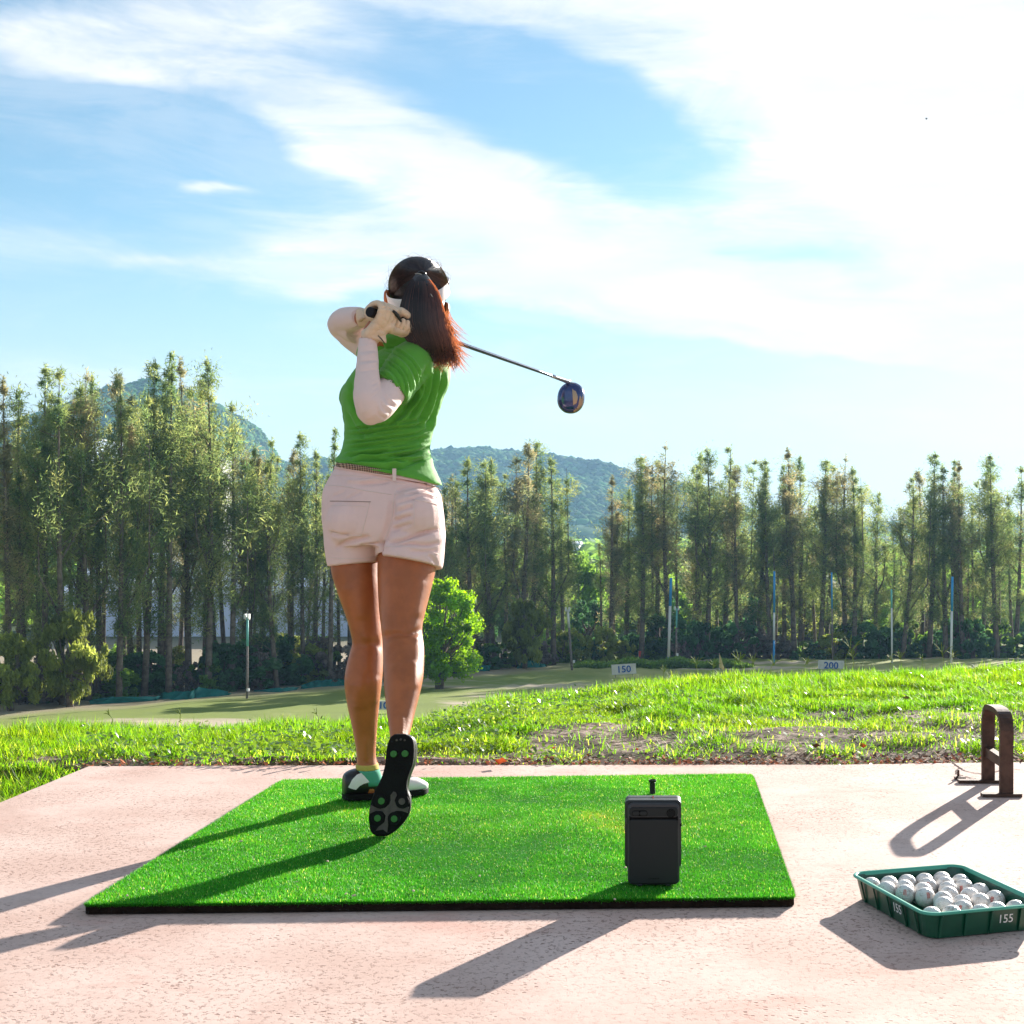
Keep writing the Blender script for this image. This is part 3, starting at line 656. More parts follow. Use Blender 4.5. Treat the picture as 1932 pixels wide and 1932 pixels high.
def build_golfer():
    base = P(700, 1500, 3.97); base.z = MZ
    root = empty('person', base, 'woman in green shirt and pale shorts finishing a golf swing, seen from behind', 'person')
    # --- skin, one continuous body under the clothes
    lleg = [ring(960, 630, 722, 4.06, .080), ring(1020, 628, 716, 4.04, .084), ring(1069, 625, 716, 4.03, .084), ring(1112, 636, 718, 4.02, .078), ring(1160, 653, 719, 4.015, .068), ring(1192, 662, 720, 4.01, .060), ring(1215, 665, 721, 4.01, .056),
            ring(1240, 658, 722, 4.0, .057), ring(1275, 651, 721, 3.985, .061), ring(1305, 652, 718, 3.985, .058), ring(1340, 658, 714, 3.995, .049), ring(1394, 669, 710, 4.01, .037), ring(1425, 673, 709, 4.015, .034), ring(1445, 674, 712, 4.012, .034), ring(1468, 674, 715, 4.010, .033), ring(1490, 675, 718, 4.008, .030)]
    rleg = [ring(960, 730, 830, 4.02, .085), ring(1020, 716, 832, 3.99, .095), ring(1069, 713, 823, 3.965, .095), ring(1112, 714, 813, 3.94, .090), ring(1159, 717, 801, 3.905, .080), ring(1185, 720, 796, 3.88, .072), ring(1203, 721, 797, 3.865, .067), ring(1225, 723, 800, 3.84, .066),
            ring(1269, 724, 799, 3.79, .068), ring(1300, 726, 794, 3.76, .064), ring(1340, 730, 784, 3.715, .054), ring(1370, 734, 777, 3.675, .045), ring(1394, 736, 771, 3.64, .040), ring(1418, 737, 770, 3.615, .038), ring(1450, 737, 770, 3.60, .036)]
    torso = [ring(1010, 640, 815, 4.03, .090), ring(960, 622, 825, 4.04, .105), ring(910, 632, 815, 4.05, .095), ring(860, 655, 802, 4.08, .085), ring(800, 656, 806, 4.10, .09), ring(740, 655, 828, 4.10, .10), ring(700, 680, 838, 4.11, .09), ring(672, 715, 825, 4.14, .07), ring(652, 742, 812, 4.15, .05)]
    neck = T([limb_r(790, 570, 4.17, .052), limb_r(780, 615, 4.165, .052), limb_r(772, 650, 4.15, .062), limb_r(770, 680, 4.12, .07)])
    head = [blob(P(790, 548, 4.175), (.076, .093, .098)), blob(P(792, 585, 4.215), (.058, .066, .058)), blob(P(792, 570, 4.268), (.011, .018, .016), 10, 8)]
    ears = [blob(P(730, 561, 4.17), (.011, .017, .028), 12, 10), blob(P(843, 583, 4.175), (.010, .016, .025), 12, 10), blob(P(742, 640, 4.13), (.052, .05, .036))]
    nearm = T([limb_r(768, 695, 3.99, .050), limb_r(735, 735, 3.90, .034), limb_r(704, 768, 3.815, .026), limb_r(694, 745, 3.815, .027), limb_r(693, 700, 3.84, .023), limb_r(694, 655, 3.88, .019), limb_r(696, 632, 3.895, .0215), limb_r(708, 612, 3.90, .022)])
    farm = T([limb_r(722, 668, 4.14, .040), limb_r(680, 640, 4.17, .030), limb_r(643, 614, 4.15, .024), limb_r(665, 604, 4.07, .022), limb_r(688, 600, 4.0, .024), limb_r(705, 600, 3.97, .022)])
    foot = T([limb_r(692, 1486, 4.0, .026), limb_r(720, 1491, 4.03, .022), limb_r(765, 1494, 4.07, .018)])
    rfoot = T([limb_r(752, 1440, 3.60, .034), limb_r(745, 1490, 3.57, .034), limb_r(735, 1545, 3.55, .026)])
    body = fuse('body', [loft(lleg), loft(rleg), loft(torso), neck, *head, *ears, nearm, farm, foot, rfoot], .0065, 5, SKIN)
    # soft anatomy: hollows behind the knees, calf and tendon lines
    folds(body, [(l, w, a * 1.7) for l, w, a in [([(668, 1212), (694, 1219), (718, 1210)], 9, -.0035), ([(690, 1165), (694, 1200)], 12, -.002), ([(676, 1285), (680, 1340)], 14, .0035), ([(704, 1275), (702, 1330)], 12, .003), ([(692, 1260), (692, 1330)], 8, -.002), ([(660, 1100), (680, 1170)], 16, .0025), ([(740, 1090), (742, 1170)], 14, .003), ([(790, 1090), (780, 1165)], 14, .003), ([(766, 1090), (762, 1180)], 9, -.002),
                 ([(722, 1203), (745, 1196), (772, 1198), (796, 1186)], 6, -.0045), ([(730, 1216), (760, 1206), (795, 1204)], 6, .002), ([(748, 1250), (752, 1300)], 13, .003), ([(778, 1245), (776, 1300)], 12, .003), ([(764, 1250), (762, 1310)], 8, -.002), ([(757, 1350), (755, 1390)], 5, .003), ([(690, 1390), (690, 1435)], 5, .003)]])
    link('body', body, root)
    # --- shirt
    tr = [ring(652, 742, 812, 4.14, .060), ring(664, 716, 833, 4.125, .082), ring(678, 690, 845, 4.105, .102), ring(700, 668, 850, 4.09, .116), ring(725, 653, 846, 4.08, .122), ring(748, 646, 838, 4.085, .122), ring(775, 646, 828, 4.085, .115), ring(805, 650, 819, 4.08, .106),
          ring(830, 650, 813, 4.07, .102), ring(850, 647, 812, 4.065, .104, 4), ring(870, 641, 819, 4.06, .112, 12), ring(884, 634, 829, 4.05, .125, 19), ring(894, 631.5, 834, 4.05, .1295, 22)]
    slv = T([limb_r(795, 676, 4.07, .062), limb_r(776, 688, 4.01, .066), limb_r(758, 708, 3.955, .061), limb_r(741, 731, 3.905, .058), limb_r(737.5, 735.5, 3.898, .057)], 28)
    slf = T([limb_r(740, 670, 4.15, .05), limb_r(712, 662, 4.16, .052), limb_r(690, 648, 4.165, .050)], 20)
    bust = blob(P(672, 752, 4.12), (.048, .07, .058)); yoke = T([limb_r(728, 660, 4.09, .042), limb_r(768, 652, 4.10, .044), limb_r(815, 668, 4.10, .045), limb_r(832, 690, 4.10, .045)], 18)
    shirt = fuse('shirt', [loft(tr, 48), slv, slf, bust, yoke], .0034, 4, SHIRT)
    rumple(shirt, 9, .0035, 2, (1, 1, 2.2))
    L = []
    for i, y in enumerate((797, 806, 814, 823, 831, 839, 848, 857)):   # drape folds across the waist
        o = 3 * math.sin(i * 2.1); L.append(([(652 + o, y + 14), (690, y + 8 + o), (735, y + 2), (780, y - 4 + o), (812, y - 14)], 3.0, -.0055 if i % 2 else -.0038)); L.append(([(660, y + 10), (700, y + 4), (760 + o, y - 3), (800, y - 10)], 2.4, .0034))
    for i, (x0, y0, x1, y1) in enumerate([(648, 866, 800, 868), (645, 873, 770, 882), (730, 884, 826, 856), (650, 860, 740, 846), (690, 872, 815, 842)]): L.append(([(x0, y0), ((x0 + x1) / 2, (y0 + y1) / 2 + 4), (x1, y1)], 3.0, -.005)); L.append(([(x0, y0 - 6), ((x0 + x1) / 2, (y0 + y1) / 2 - 3), (x1, y1 - 5)], 2.6, .004))
    for i in range(13):                                                  # arcs round the sleeve
        k = i / 12 + .03 * math.sin(i * 5.1); cx, cy = 706 + 10 * k, 738 - 4 * k; R0 = 34 + 52 * k; arc = [(cx + R0 * math.cos(a), cy - R0 * math.sin(a)) for a in (1.45 - .2 * (i % 3), 1.1, .75, .4, .05, -.3 + .25 * (i % 2))]; L.append((arc, 1.9, -.0030 if i % 2 else .0020))
    for x0, y0, x1, y1, x2, y2 in ((806, 690, 800, 740, 770, 790), (822, 700, 812, 750, 790, 800), (836, 705, 822, 765, 806, 812), (800, 700, 786, 745, 756, 776), (790, 740, 765, 775, 735, 800), (845, 730, 828, 770, 812, 800)): L.append(([(x0, y0), (x1, y1), (x2, y2)], 4.2, -.0055)); L.append(([(x0 + 8, y0 + 2), (x1 + 8, y1 + 3), (x2 + 8, y2 + 4)], 3.4, .0042))
    for x0, y0, x1, y1 in ((656, 745, 700, 820), (652, 775, 690, 832), (662, 720, 672, 780)): L.append(([(x0, y0), ((x0 + x1) / 2 - 4, (y0 + y1) / 2), (x1, y1)], 4, -.0035))
    folds(shirt, [(l, w * .9, a * 1.9) for l, w, a in L]); link('shirt', shirt, root)
    # hems
    sv = mat('shirt_hem', (.05, .24, .025), .8, .2)
    # --- shorts
    pel = [ring(897, 635, 822, 4.045, .118, 20), ring(906, 630, 826, 4.045, .122, 17), ring(920, 619, 831, 4.04, .128, 12), ring(937, 610, 834, 4.035, .134, 6), ring(965, 608, 837, 4.03, .140), ring(990, 609, 839, 4.025, .138), ring(1009, 612, 839, 4.02, .130), ring(1030, 618, 832, 4.01, .11)]
    bl, br = blob(P(668, 985, 3.985), (.078, .100, .088)), blob(P(782, 975, 3.965), (.080, .100, .088))
    ll = [ring(985, 610, 722, 4.035, .10), ring(1015, 612, 722, 4.03, .10), ring(1040, 615, 721, 4.03, .100, -2), ring(1058, 618, 720, 4.03, .099, -4), ring(1065, 619, 719, 4.03, .099, -5, .004)]
    rl = [ring(985, 716, 838, 4.01, .105), ring(1010, 712, 840, 3.99, .114, 0, .004), ring(1030, 710, 838, 3.98, .115, 4, .010), ring(1050, 710, 836, 3.972, .115, 9, .016), ring(1062, 711, 833, 3.968, .115, 11, .018)]
    shorts = fuse('shorts', [loft(pel, 48), loft(ll, 40), loft(rl, 40), bl, br], .0045, 4, SHORT)
    rumple(shorts, 8, .0022, 6)
    zz = lambda pts: [((630 + a / 6.9) / 1.06, (900 + b / 6.9) / 1.06) for a, b in pts]
    L = [(zz([(1000, 1280), (1200, 1240), (1450, 1160), (1700, 1100)]), 3.2, -.0075), (zz([(1050, 1320), (1300, 1290), (1550, 1310), (1720, 1280)]), 2.8, -.006), (zz([(1100, 850), (1250, 800), (1350, 770)]), 3.5, -.0055), (zz([(1070, 990), (1200, 940), (1350, 900)]), 3.5, -.0055), (zz([(1060, 1110), (1200, 1060), (1340, 1020)]), 3.5, -.0035), (zz([(1120, 730), (1250, 690), (1400, 660)]), 3, -.004),
         (zz([(1120, 560), (1350, 500), (1600, 510)]), 3, -.004), (zz([(1250, 620), (1450, 560), (1620, 570)]), 2.6, -.004), (zz([(1350, 660), (1520, 620), (1680, 680)]), 2.4, -.0035), (zz([(290, 1350), (420, 1280), (600, 1230), (760, 1200)]), 4, -.006), (zz([(200, 1130), (330, 1180), (470, 1180)]), 3.4, -.004), (zz([(620, 1320), (760, 1310), (900, 1290)]), 2.4, -.006),
         (zz([(600, 470), (800, 460), (1030, 430)]), 3, -.004), (zz([(420, 420), (640, 430), (850, 400)]), 3, .003), (zz([(240, 640), (340, 600), (420, 560)]), 2.5, -.002), (zz([(430, 680), (540, 620), (640, 570)]), 2.5, -.002), (zz([(1300, 1400), (1500, 1400), (1700, 1380)]), 3, -.003), (zz([(1560, 1440), (1650, 1520), (1680, 1600)]), 3, -.003),
         (zz([(915, 1240), (910, 1330), (900, 1430), (885, 1530)]), 3.2, -.012), (zz([(1080, 700), (1040, 950), (980, 1150), (930, 1270)]), 6, -.005)]
    folds(shorts, [(l, w, a * 2.0) for l, w, a in L]); link('shorts', shorts, root)
    # --- seams, pocket edges: thin stitched ridges laid on the cloth
    bv = BVHTree.FromPolygons([v.co[:] for v in shorts.vertices], [p.vertices[:] for p in shorts.polygons]); O = Vector((0, 0, CAM_H))
    def onto(x, y, off=.0008, tree=bv):
        d = (P(x, y, 4) - O).normalized(); h = tree.ray_cast(O, d); return (h[0] + h[1] * off) if h[0] else P(x, y, 3.92)
    def seam(name, pts, r, m, off=.0006, tree=bv):
        q = cr(pts, 7); P3 = [onto(x, y, off, tree) for x, y in q]; put(name, tube(P3, [r] * len(P3), 6, 1), m, root, True)
    st = mat('shorts_seam', (.80, .63, .57), .8); dk = mat('pocket_slit', (.34, .22, .17), .9)
    seam('seam', zz([(1100, 600), (1085, 750), (1060, 950), (1010, 1130), (930, 1280)]), .0012, st); seam('seam', zz([(170, 490), (400, 500), (700, 560), (1060, 615)]), .0013, st); seam('seam', zz([(1110, 610), (1300, 590), (1500, 600), (1700, 660)]), .0012, st)
    seam('seam', zz([(250, 345), (500, 350), (800, 390), (1050, 420)]), .0012, st); seam('seam', zz([(1110, 460), (1350, 460), (1600, 480), (1740, 560)]), .0012, st)
    seam('pocket_edge', zz([(210, 705), (500, 710), (770, 716)]), .0012, dk); seam('pocket_edge', zz([(750, 725), (700, 950), (640, 1180)]), .0011, st); seam('pocket_edge', zz([(640, 1180), (400, 1170), (215, 1120)]), .0010, st); seam('pocket_edge', zz([(210, 770), (450, 768), (700, 776)]), .0009, st)
    seam('pocket_edge', zz([(1350, 690), (1520, 710), (1690, 760)]), .0012, st); seam('pocket_edge', zz([(1360, 720), (1370, 900), (1380, 1050)]), .0010, st)
    seam('hem_stitch', zz([(190, 1480), (450, 1500), (700, 1490), (890, 1440)]), .0009, st); seam('hem_stitch', zz([(940, 1340), (1200, 1330), (1450, 1370), (1700, 1440)]), .0009, st)
    # --- waistband, belt, belt loops
    def band(name, rows, m, th, sub=1):
        return put(name, loft(rows, 64, 1, caps=True), m, root, True)
    band('waistband', [ring(900, 631, 826, 4.045, .1215, 16), ring(894, 634, 818, 4.046, .1215, 15), ring(892, 635, 816, 4.046, .119, 15)], SHORT, 0)
    bm_ = bpy.data.materials.new('braided_belt'); bm_.use_nodes = True; t = NT(bm_.node_tree); b = t.n['Principled BSDF']; g = t.sep(t.new('ShaderNodeTexCoord').outputs['Object'])
    u1 = t.m('MULTIPLY', t.m('ADD', g[0], t.m('MULTIPLY', g[1], .6)), 520.0); v1 = t.m('MULTIPLY', t.m('ADD', g[2], t.m('MULTIPLY', g[0], .11)), 620.0)
    w = t.m('MULTIPLY', t.m('SINE', t.m('ADD', u1, v1)), t.m('SINE', t.m('SUBTRACT', u1, v1))); c = t.mix(t.ramp(w, -.25, .25), (.12, .06, .03, 1), (.62, .40, .26, 1)); t.l.new(c, b.inputs['Base Color']); b.inputs['Roughness'].default_value = .6
    bn = t.new('ShaderNodeBump'); bn.inputs['Distance'].default_value = .002; t.l.new(w, bn.inputs['Height']); t.l.new(bn.outputs[0], b.inputs['Normal'])
    band('belt', [ring(897, 634, 814, 4.046, .120, 15), ring(896, 633.5, 815, 4.046, .1232, 15), ring(888, 636, 813, 4.047, .1232, 15), ring(886.5, 638, 811, 4.047, .120, 15)], bm_, 0)
    def loop(x, y0, y1, D, rz=0):
        a, b2 = P(x, y0, D), P(x + 1, y1, D); q = (a + b2) / 2; put('belt_loop', join(box(q, (.0105, .004, (a - b2).length), rz)), st, root)
    loop(743.5, 884, 907, 3.921); loop(627, 892, 905, 4.035, 1.1)
    # --- arm sleeves with rucked folds
    s1 = T([limb_r(757, 714, 3.945, .045), limb_r(741, 731, 3.905, .0455), limb_r(722, 757, 3.85, .0445), limb_r(705, 773, 3.81, .0405), limb_r(695, 752, 3.805, .0405), limb_r(693, 715, 3.83, .0345), limb_r(694, 680, 3.86, .0295), limb_r(694, 648, 3.885, .0262), limb_r(694.5, 643, 3.888, .0262)], 28)
    e1 = blob(P(699, 771, 3.815), (.041, .040, .046)); m1 = fuse('arm_sleeve', [s1, e1], .0032, 3, SLEEVE); rumple(m1, 16, .0016, 3, (1, 1, 2))
    L = []
    for i in range(6): y = 652 + i * 9 + 2 * math.sin(i * 3); L.append(([(677, y + 3), (694, y), (713, y - 3 + 2 * (i % 2))], 2.0, -.0028 if i % 2 else .0020))
    for i in range(2, 8): x, y = 744 - i * 4.5, 735 + i * 5.5; L.append(([(x + 16, y + 18), (x + 2, y + 8), (x - 8 + i, y - 5)], 1.9, -.0030 if i % 2 else .0022))
    for i in range(4): L.append(([(712, 710 + i * 10), (702, 716 + i * 11)], 2.2, -.0022))
    folds(m1, L); link('arm_sleeve', m1, root)
    s2 = T([limb_r(704, 655, 4.165, .050), limb_r(680, 640, 4.17, .049), limb_r(655, 622, 4.16, .044), limb_r(641, 612, 4.145, .037), limb_r(652, 604, 4.10, .038), limb_r(668, 601, 4.05, .034), limb_r(681, 598, 4.02, .029)], 28)
    e2 = T([limb_r(636, 609, 4.145, .028), limb_r(655, 611, 4.13, .046), limb_r(675, 616, 4.11, .052)], 20); m2 = fuse('arm_sleeve', [s2, e2], .0034, 3, SLEEVE); rumple(m2, 16, .0016, 9, (2, 1, 1))
    folds(m2, [([(658 + i * 3, 632 - i * 2), (668, 640 - i * 4), (682, 640 - i * 5)], 1.8, -.0018 if i % 2 else .0014) for i in range(7)] + [([(664 + i * 4, 588), (662 + i * 4, 600), (667 + i * 4, 612)], 2, -.0022 if i % 2 else .0016) for i in range(3)]); link('arm_sleeve', m2, root)
    # --- club axis and hands
    B0, H0 = P(697, 588, 3.835), P(1069, 719, 4.80); ax = (H0 - B0).normalized(); e_cam = Vector((0, -1, 0)); e_cam = (e_cam - ax * e_cam.dot(ax)).normalized(); e_up = e_cam.cross(ax).normalized()
    if e_up.z < 0: e_up = -e_up
    def G(s, ang, r):    # around the grip: ang 0 = towards the viewer, 90 = up
        a = math.radians(ang); return B0 + ax * s + e_cam * (math.cos(a) * r) + e_up * (math.sin(a) * r)
    def hand(wrist, s0, a_palm, turn, name, thumb_to, flip=1, back=1.0):
        parts = []; pc = G(s0 + .038, a_palm, .030)
        kn = [G(s0 + .006 + i * .0205, a_palm + turn * 62, .033 + (.003 if i in (1, 2) else 0)) for i in range(4)]
        if flip < 0: kn = kn[::-1]
        wr = Vector(wrist)
        for i, k in enumerate(kn): parts.append(tube([wr + ax * (i - 1.5) * .009, wr.lerp(k, .5) * .45 + (pc + ax * (i - 1.5) * .019) * .55, k], [.017, .0155, .0115], 12, 5))
        for i in range(4):
            s = s0 + .006 + i * .0205; r0 = .0098 - (.0012 if i in (0,) else 0); rr_ = [.033, .031, .0255, .0245, .0235][:5]
            angs = [a_palm + turn * q for q in (58, 98, 140, 185, 218 - 12 * (i == 0))]
            parts.append(tube([G(s, a_, q) for a_, q in zip(angs, rr_)], [r0 * 1.12, r0 * 1.08, r0, r0 * .95, r0 * .78], 12, 5))
            parts.append(blob(G(s, angs[-1], rr_[-1]), (r0 * .8,) * 3, 10, 8))
        th = thumb_to; parts.append(tube([wr.lerp(pc, .45), pc.lerp(th[0], .5), th[0], th[1], th[2]], [.017, .015, .0125, .0110, .0090], 12, 5)); parts.append(blob(th[2], (.0085,) * 3, 10, 8))
        parts.append(tube([wr - (pc - wr).normalized() * .012, wr, wr.lerp(pc, .6)], [.0285, .0275, .022], 18, 4))
        return fuse(name, parts, .0019, 2, GLOVE)
    # near (left) hand holds the butt end, back of the hand towards the viewer, thumb down the grip
    w1 = P(700, 634, 3.893)
    g1 = hand(w1, .012, -30, 1, 'glove', (G(.085, -60, .034), G(.118, -62, .029), G(.158, -58, .026))); rumple(g1, 26, .0013, 4)
    folds(g1, [([(716, 600), (726, 604), (733, 612)], 1.6, -.0016), ([(700, 606), (712, 612), (722, 622)], 1.8, -.0016), ([(704, 592), (716, 590), (726, 594)], 1.6, -.0012), ([(696, 622), (712, 624), (724, 618)], 1.8, -.0012)])
    o = link('glove', g1, root); o['label'] = 'cream glove on the near hand closing round the butt of the grip'
    # cuff flap of the near glove with a dark edge
    put('glove_cuff', loft([(*P(706, 626, 3.89), .030, 0, .004, 0, -.026, 0), (*P(708, 636, 3.892), .031, 0, -.005, 0, -.028, 0), (*P(709, 641, 3.893), .030, 0, -.009, 0, -.027, 0)], 24, 2), GLOVE, root, True)
    put('cuff_strap', tube([P(713, 633, 3.860), P(720, 640, 3.862), P(726, 648, 3.866)], [.0016, .0018, .0012], 6, 3), BLACK, root, True)
    w2 = P(686, 600, 3.985)
    g2 = hand(w2, .096, 150, 1, 'glove', (G(.125, 75, .031), G(.150, 60, .028), G(.178, 45, .025))); rumple(g2, 26, .0012, 14); o = link('glove', g2, root); o['label'] = 'cream glove on the far hand wrapping the grip below the other'
    V, F = tube([P(676, 586, 3.965), P(680, 592, 3.96), P(684, 604, 3.955)], [.008, .012, .013], 12, 4); put('glove_tab', (V, F), GLOVE, root, True)
    put('knuckle_vent', tube([G(.050, 22, .0445), G(.066, 12, .0445), G(.090, -6, .0425)], [.004, .0055, .003], 8, 4), BLACK, root, True)
    # --- club: a thing of its own, held in the hands
    croot = empty('golf_club', B0, 'golf driver with black grip and two-toned blue and bronze head, held behind the golfer\'s neck', 'golf club')
    gripm = mat('grip_rubber', (.012, .012, .016), .8, .3, bump=.5, bscale=600); shm = mat('shaft_steel', (.10, .12, .17), .22, .6, metal=.75); Lc = (H0 - B0).length
    put('grip', tube([B0, B0 + ax * .004, B0 + ax * .03, B0 + ax * .27], [.0125, .0148, .0135, .0095], 20, 2), gripm, croot, True)
    put('shaft', tube([B0 + ax * .26, B0 + ax * .7, B0 + ax * (Lc - .06)], [.0072, .0060, .0050], 12, 2), shm, croot, True)
    put('hosel', tube([B0 + ax * (Lc - .10), B0 + ax * (Lc - .02), H0 + ax * .012], [.0062, .0075, .0095], 14, 3), mat('hosel_steel', (.45, .45, .48), .3, .6, metal=.9), croot, True)
    hc = P(1077, 750.5, 4.83); k = 4.83 / FP; hb = mat('club_head_blue', (.015, .035, .15), .18, .7, metal=.35, coat=.6); hf = mat('club_face_reflection', (.42, .30, .20), .32, .6, metal=.5)  # tan of the face is a reflection put into its base colour
    # rounded shell: lofted outline front to back
    rows = []
    for f_, sc in ((-.030, .25), (-.027, .62), (-.018, .86), (-.004, .985), (.010, 1.0), (.024, .90), (.034, .70), (.040, .3)): rows.append((hc.x + f_ * .1, hc.y + f_, hc.z, 25.5 * k * sc, 0, -.004 * sc, .006 * sc, 0, 29.5 * k * sc))
    put('club_head', loft(rows, 36, 3, pw=.92), hb, croot, True)
    V = []; F = []; n = 18
    for i in range(n + 1):
        a = -PI / 2 + PI * i / n; yy = math.sin(a); xx = math.cos(a)
        for j, q in enumerate((0.06, .35, .7, .97)):
            px_, pz = xx * q * 25 * k + (.07 + .10 * (1 - yy)) * (1 - q) * 20 * k, yy * 29 * k * (1 - .0 * q); dd = max(0, 1 - (px_ / (25.5 * k)) ** 2 - (pz / (29.5 * k)) ** 2) ** .5
            V.append((hc.x + px_, hc.y - .0315 * dd - .0015, hc.z + pz))
    F = [(i * 4 + j, i * 4 + j + 1, (i + 1) * 4 + j + 1, (i + 1) * 4 + j) for i in range(n) for j in range(3)]
    put('club_face', (V, F), hf, croot, True)
    # --- head wear and hair
    hm = bpy.data.materials.new('dark_hair'); hm.use_nodes = True; t = NT(hm.node_tree); b = t.n['Principled BSDF']; a = t.new('ShaderNodeAttribute'); a.attribute_name = 'tone'
    c = t.mix(1.0, (.020, .012, .013, 1), a.outputs['Color'], 'MULTIPLY'); t.l.new(c, b.inputs['Base Color']); b.inputs['Roughness'].default_value = .30; b.inputs['Specular IOR Level'].default_value = .6
    tl = t.new('ShaderNodeBsdfTranslucent'); t.l.new(t.mix(1.0, (.135, .058, .026, 1), a.outputs['Color'], 'MULTIPLY'), tl.inputs[0]); mx = t.new('ShaderNodeMixShader'); mx.inputs[0].default_value = .35; t.l.new(b.outputs[0], mx.inputs[1]); t.l.new(tl.outputs[0], mx.inputs[2]); t.l.new(mx.outputs[0], t.n['Material Output'].inputs[0])
    hd = mat('hair_mass', (.013, .009, .010), .42, .4, bump=.4, bscale=260, stretch=(1, 1, .12))
    HC = P(790, 542, 4.165); HR = Vector((.088, .106, .089)); tie = P(795, 517, 4.165 - .098); r = np.random.default_rng(5)
    roll = Matrix.Rotation(math.radians(-9), 3, 'Y')       # the head leans a little to the right
    cap = fuse('hair', [blob(HC, tuple(HR), 36, 24, roll @ Vector((1, 0, 0)), (0, 1, 0), roll @ Vector((0, 0, 1))), blob(P(792, 572, 4.145), (.074, .075, .055), 24, 16), blob(tie + Vector((0, .02, 0)), (.026, .03, .022), 16, 12)], .004, 3, hd)
    hair = link('hair', cap, root)
    tree = BVHTree.FromPolygons([v.co[:] for v in cap.vertices], [p.vertices[:] for p in cap.polygons])
    def ribbons(paths, w, tones):
        V = []; F = []; C = []
        for pth, ww, tn in zip(paths, w, tones):
            n = len(pth); b0 = len(V)
            for i, q in enumerate(pth):
                d = (pth[min(i + 1, n - 1)] - pth[max(i - 1, 0)]); s = d.cross(q - O - Vector((0, 0, 0))).normalized(); wi = ww * (1 - .85 * (i / (n - 1)) ** 3) * .5; V += [q - s * wi, q + s * wi]; C += [tn, tn]
            F += [(b0 + 2 * i, b0 + 2 * i + 1, b0 + 2 * i + 3, b0 + 2 * i + 2) for i in range(n - 1)]
        return np.array([v[:] for v in V]), np.array(F), np.array(C)
    paths, ws, tn = [], [], []
    for i in range(1500):                                  # hair combed back over the skull to the tie
        th = r.uniform(-.35, PI + .35); start = HC + roll @ Vector((HR.x * math.cos(th), r.uniform(-.05, .055), HR.z * math.sin(th))) ; pth = []
        for k_ in range(9):
            q = start.lerp(tie, k_ / 8); d = (q - HC).normalized(); h = tree.find_nearest(HC + d * .14); pth.append((h[0] + h[1] * r.uniform(.0004, .0022)) if h[0] else q)
        paths.append(pth); ws.append(r.uniform(.0010, .0022)); g = r.uniform(.6, 2.4); tn.append((g, g * .9, g * .95))
    for i in range(90):                                    # flyaway hairs
        th = r.uniform(-.2, PI + .2); s0 = HC + roll @ Vector((HR.x * .97 * math.cos(th), r.uniform(-.04, .03), HR.z * .97 * math.sin(th))); out = (s0 - HC).normalized(); tg = Vector((-out.z, r.uniform(-.3, .3), out.x)) * (1 if r.random() < .5 else -1)
        L_ = r.uniform(.012, .040); pth = [s0 + out * (L_ * .45 * q) + tg * (L_ * q * q) for q in (0, .3, .6, 1)]; paths.append(pth); ws.append(.0006); tn.append((1.5, 1.4, 1.4))
    V, F, C = ribbons(paths, ws, tn); o = link('strands', mesh_np('strands', V, F, hm, True, C), hair); tag(o, kind='stuff')
    # ponytail: a dark core and loose strands blowing out to the right
    core = [(*P(795, 519, 4.05), .016), (*P(797, 530, 4.025), .026)]
    prow = [(795, 516, 4.062, .013, .012), (796, 524, 4.035, .024, .022), (797, 545, 4.01, .043, .030), (796, 575, 4.0, .057, .034), (796, 605, 4.0, .064, .036), (804, 635, 4.005, .060, .034), (813, 658, 4.015, .047, .026), (817, 675, 4.025, .026, .015), (818, 684, 4.03, .008, .006)]
    prow2 = [(*P(x, y, D), w, 0, -.1 * w, 0, -h, 0) for x, y, D, w, h in prow]; pm = loft(prow2, 30, 5); me = fuse('ponytail', [pm], .004, 2, hd); rumple(me, 30, .0022, 1, (1.5, 1, .15)); pony = link('ponytail', me, root)
    cl = cr([(x, y, D, w, h) for x, y, D, w, h in [(795, 517, 4.06, .010, .010), (796, 528, 4.03, .026, .022), (797, 548, 4.005, .046, .031), (797, 580, 3.995, .061, .036), (798, 610, 3.995, .067, .038), (806, 640, 4.0, .064, .036), (814, 668, 4.012, .042, .026), (820, 692, 4.03, .028, .020)]], 4); m_ = len(cl)
    paths, ws, tn = [], [], []
    for i in range(2600):
        a_ = r.uniform(0, 2 * PI); q = 1.0 if r.random() < .7 else r.uniform(.6, 1); wx = math.cos(a_) * q; wy = math.sin(a_) * q; end = int(m_ * min(1, r.uniform(.55, 1.08))); side = max(0, wx); pth = []; fl = r.uniform(.2, 1.0) * side; wav = r.uniform(0, 6)
        for k_ in range(0, end, 2):
            x, y, D, w, h = cl[min(k_, m_ - 1)]; t_ = k_ / m_; fr = max(0, t_ - .55) ** 1.6; blow = fl * fr * 150 + fr * 18 * math.sin(wav + t_ * 9)
            p_ = P(x + blow, y - fl * fr * 26, D) + Vector((wx * w * 1.03, -wy * h, -.1 * w * wx)) + Vector((0, math.sin(wav + t_ * 7) * .006 * t_, 0)); pth.append(p_)
        if len(pth) < 4: continue
        red = max(0, wx - .05) * 1.5 + (.8 if r.random() < .06 else 0); g = r.uniform(.6, 1.7); paths.append(pth); ws.append(r.uniform(.0011, .0024)); tn.append((g * (1 + red * 3.6), g * (1 + red * 2.4), g * (1 + red * 1.6)))  # sunlight painted into the tone: strands brighter and more orange towards the right
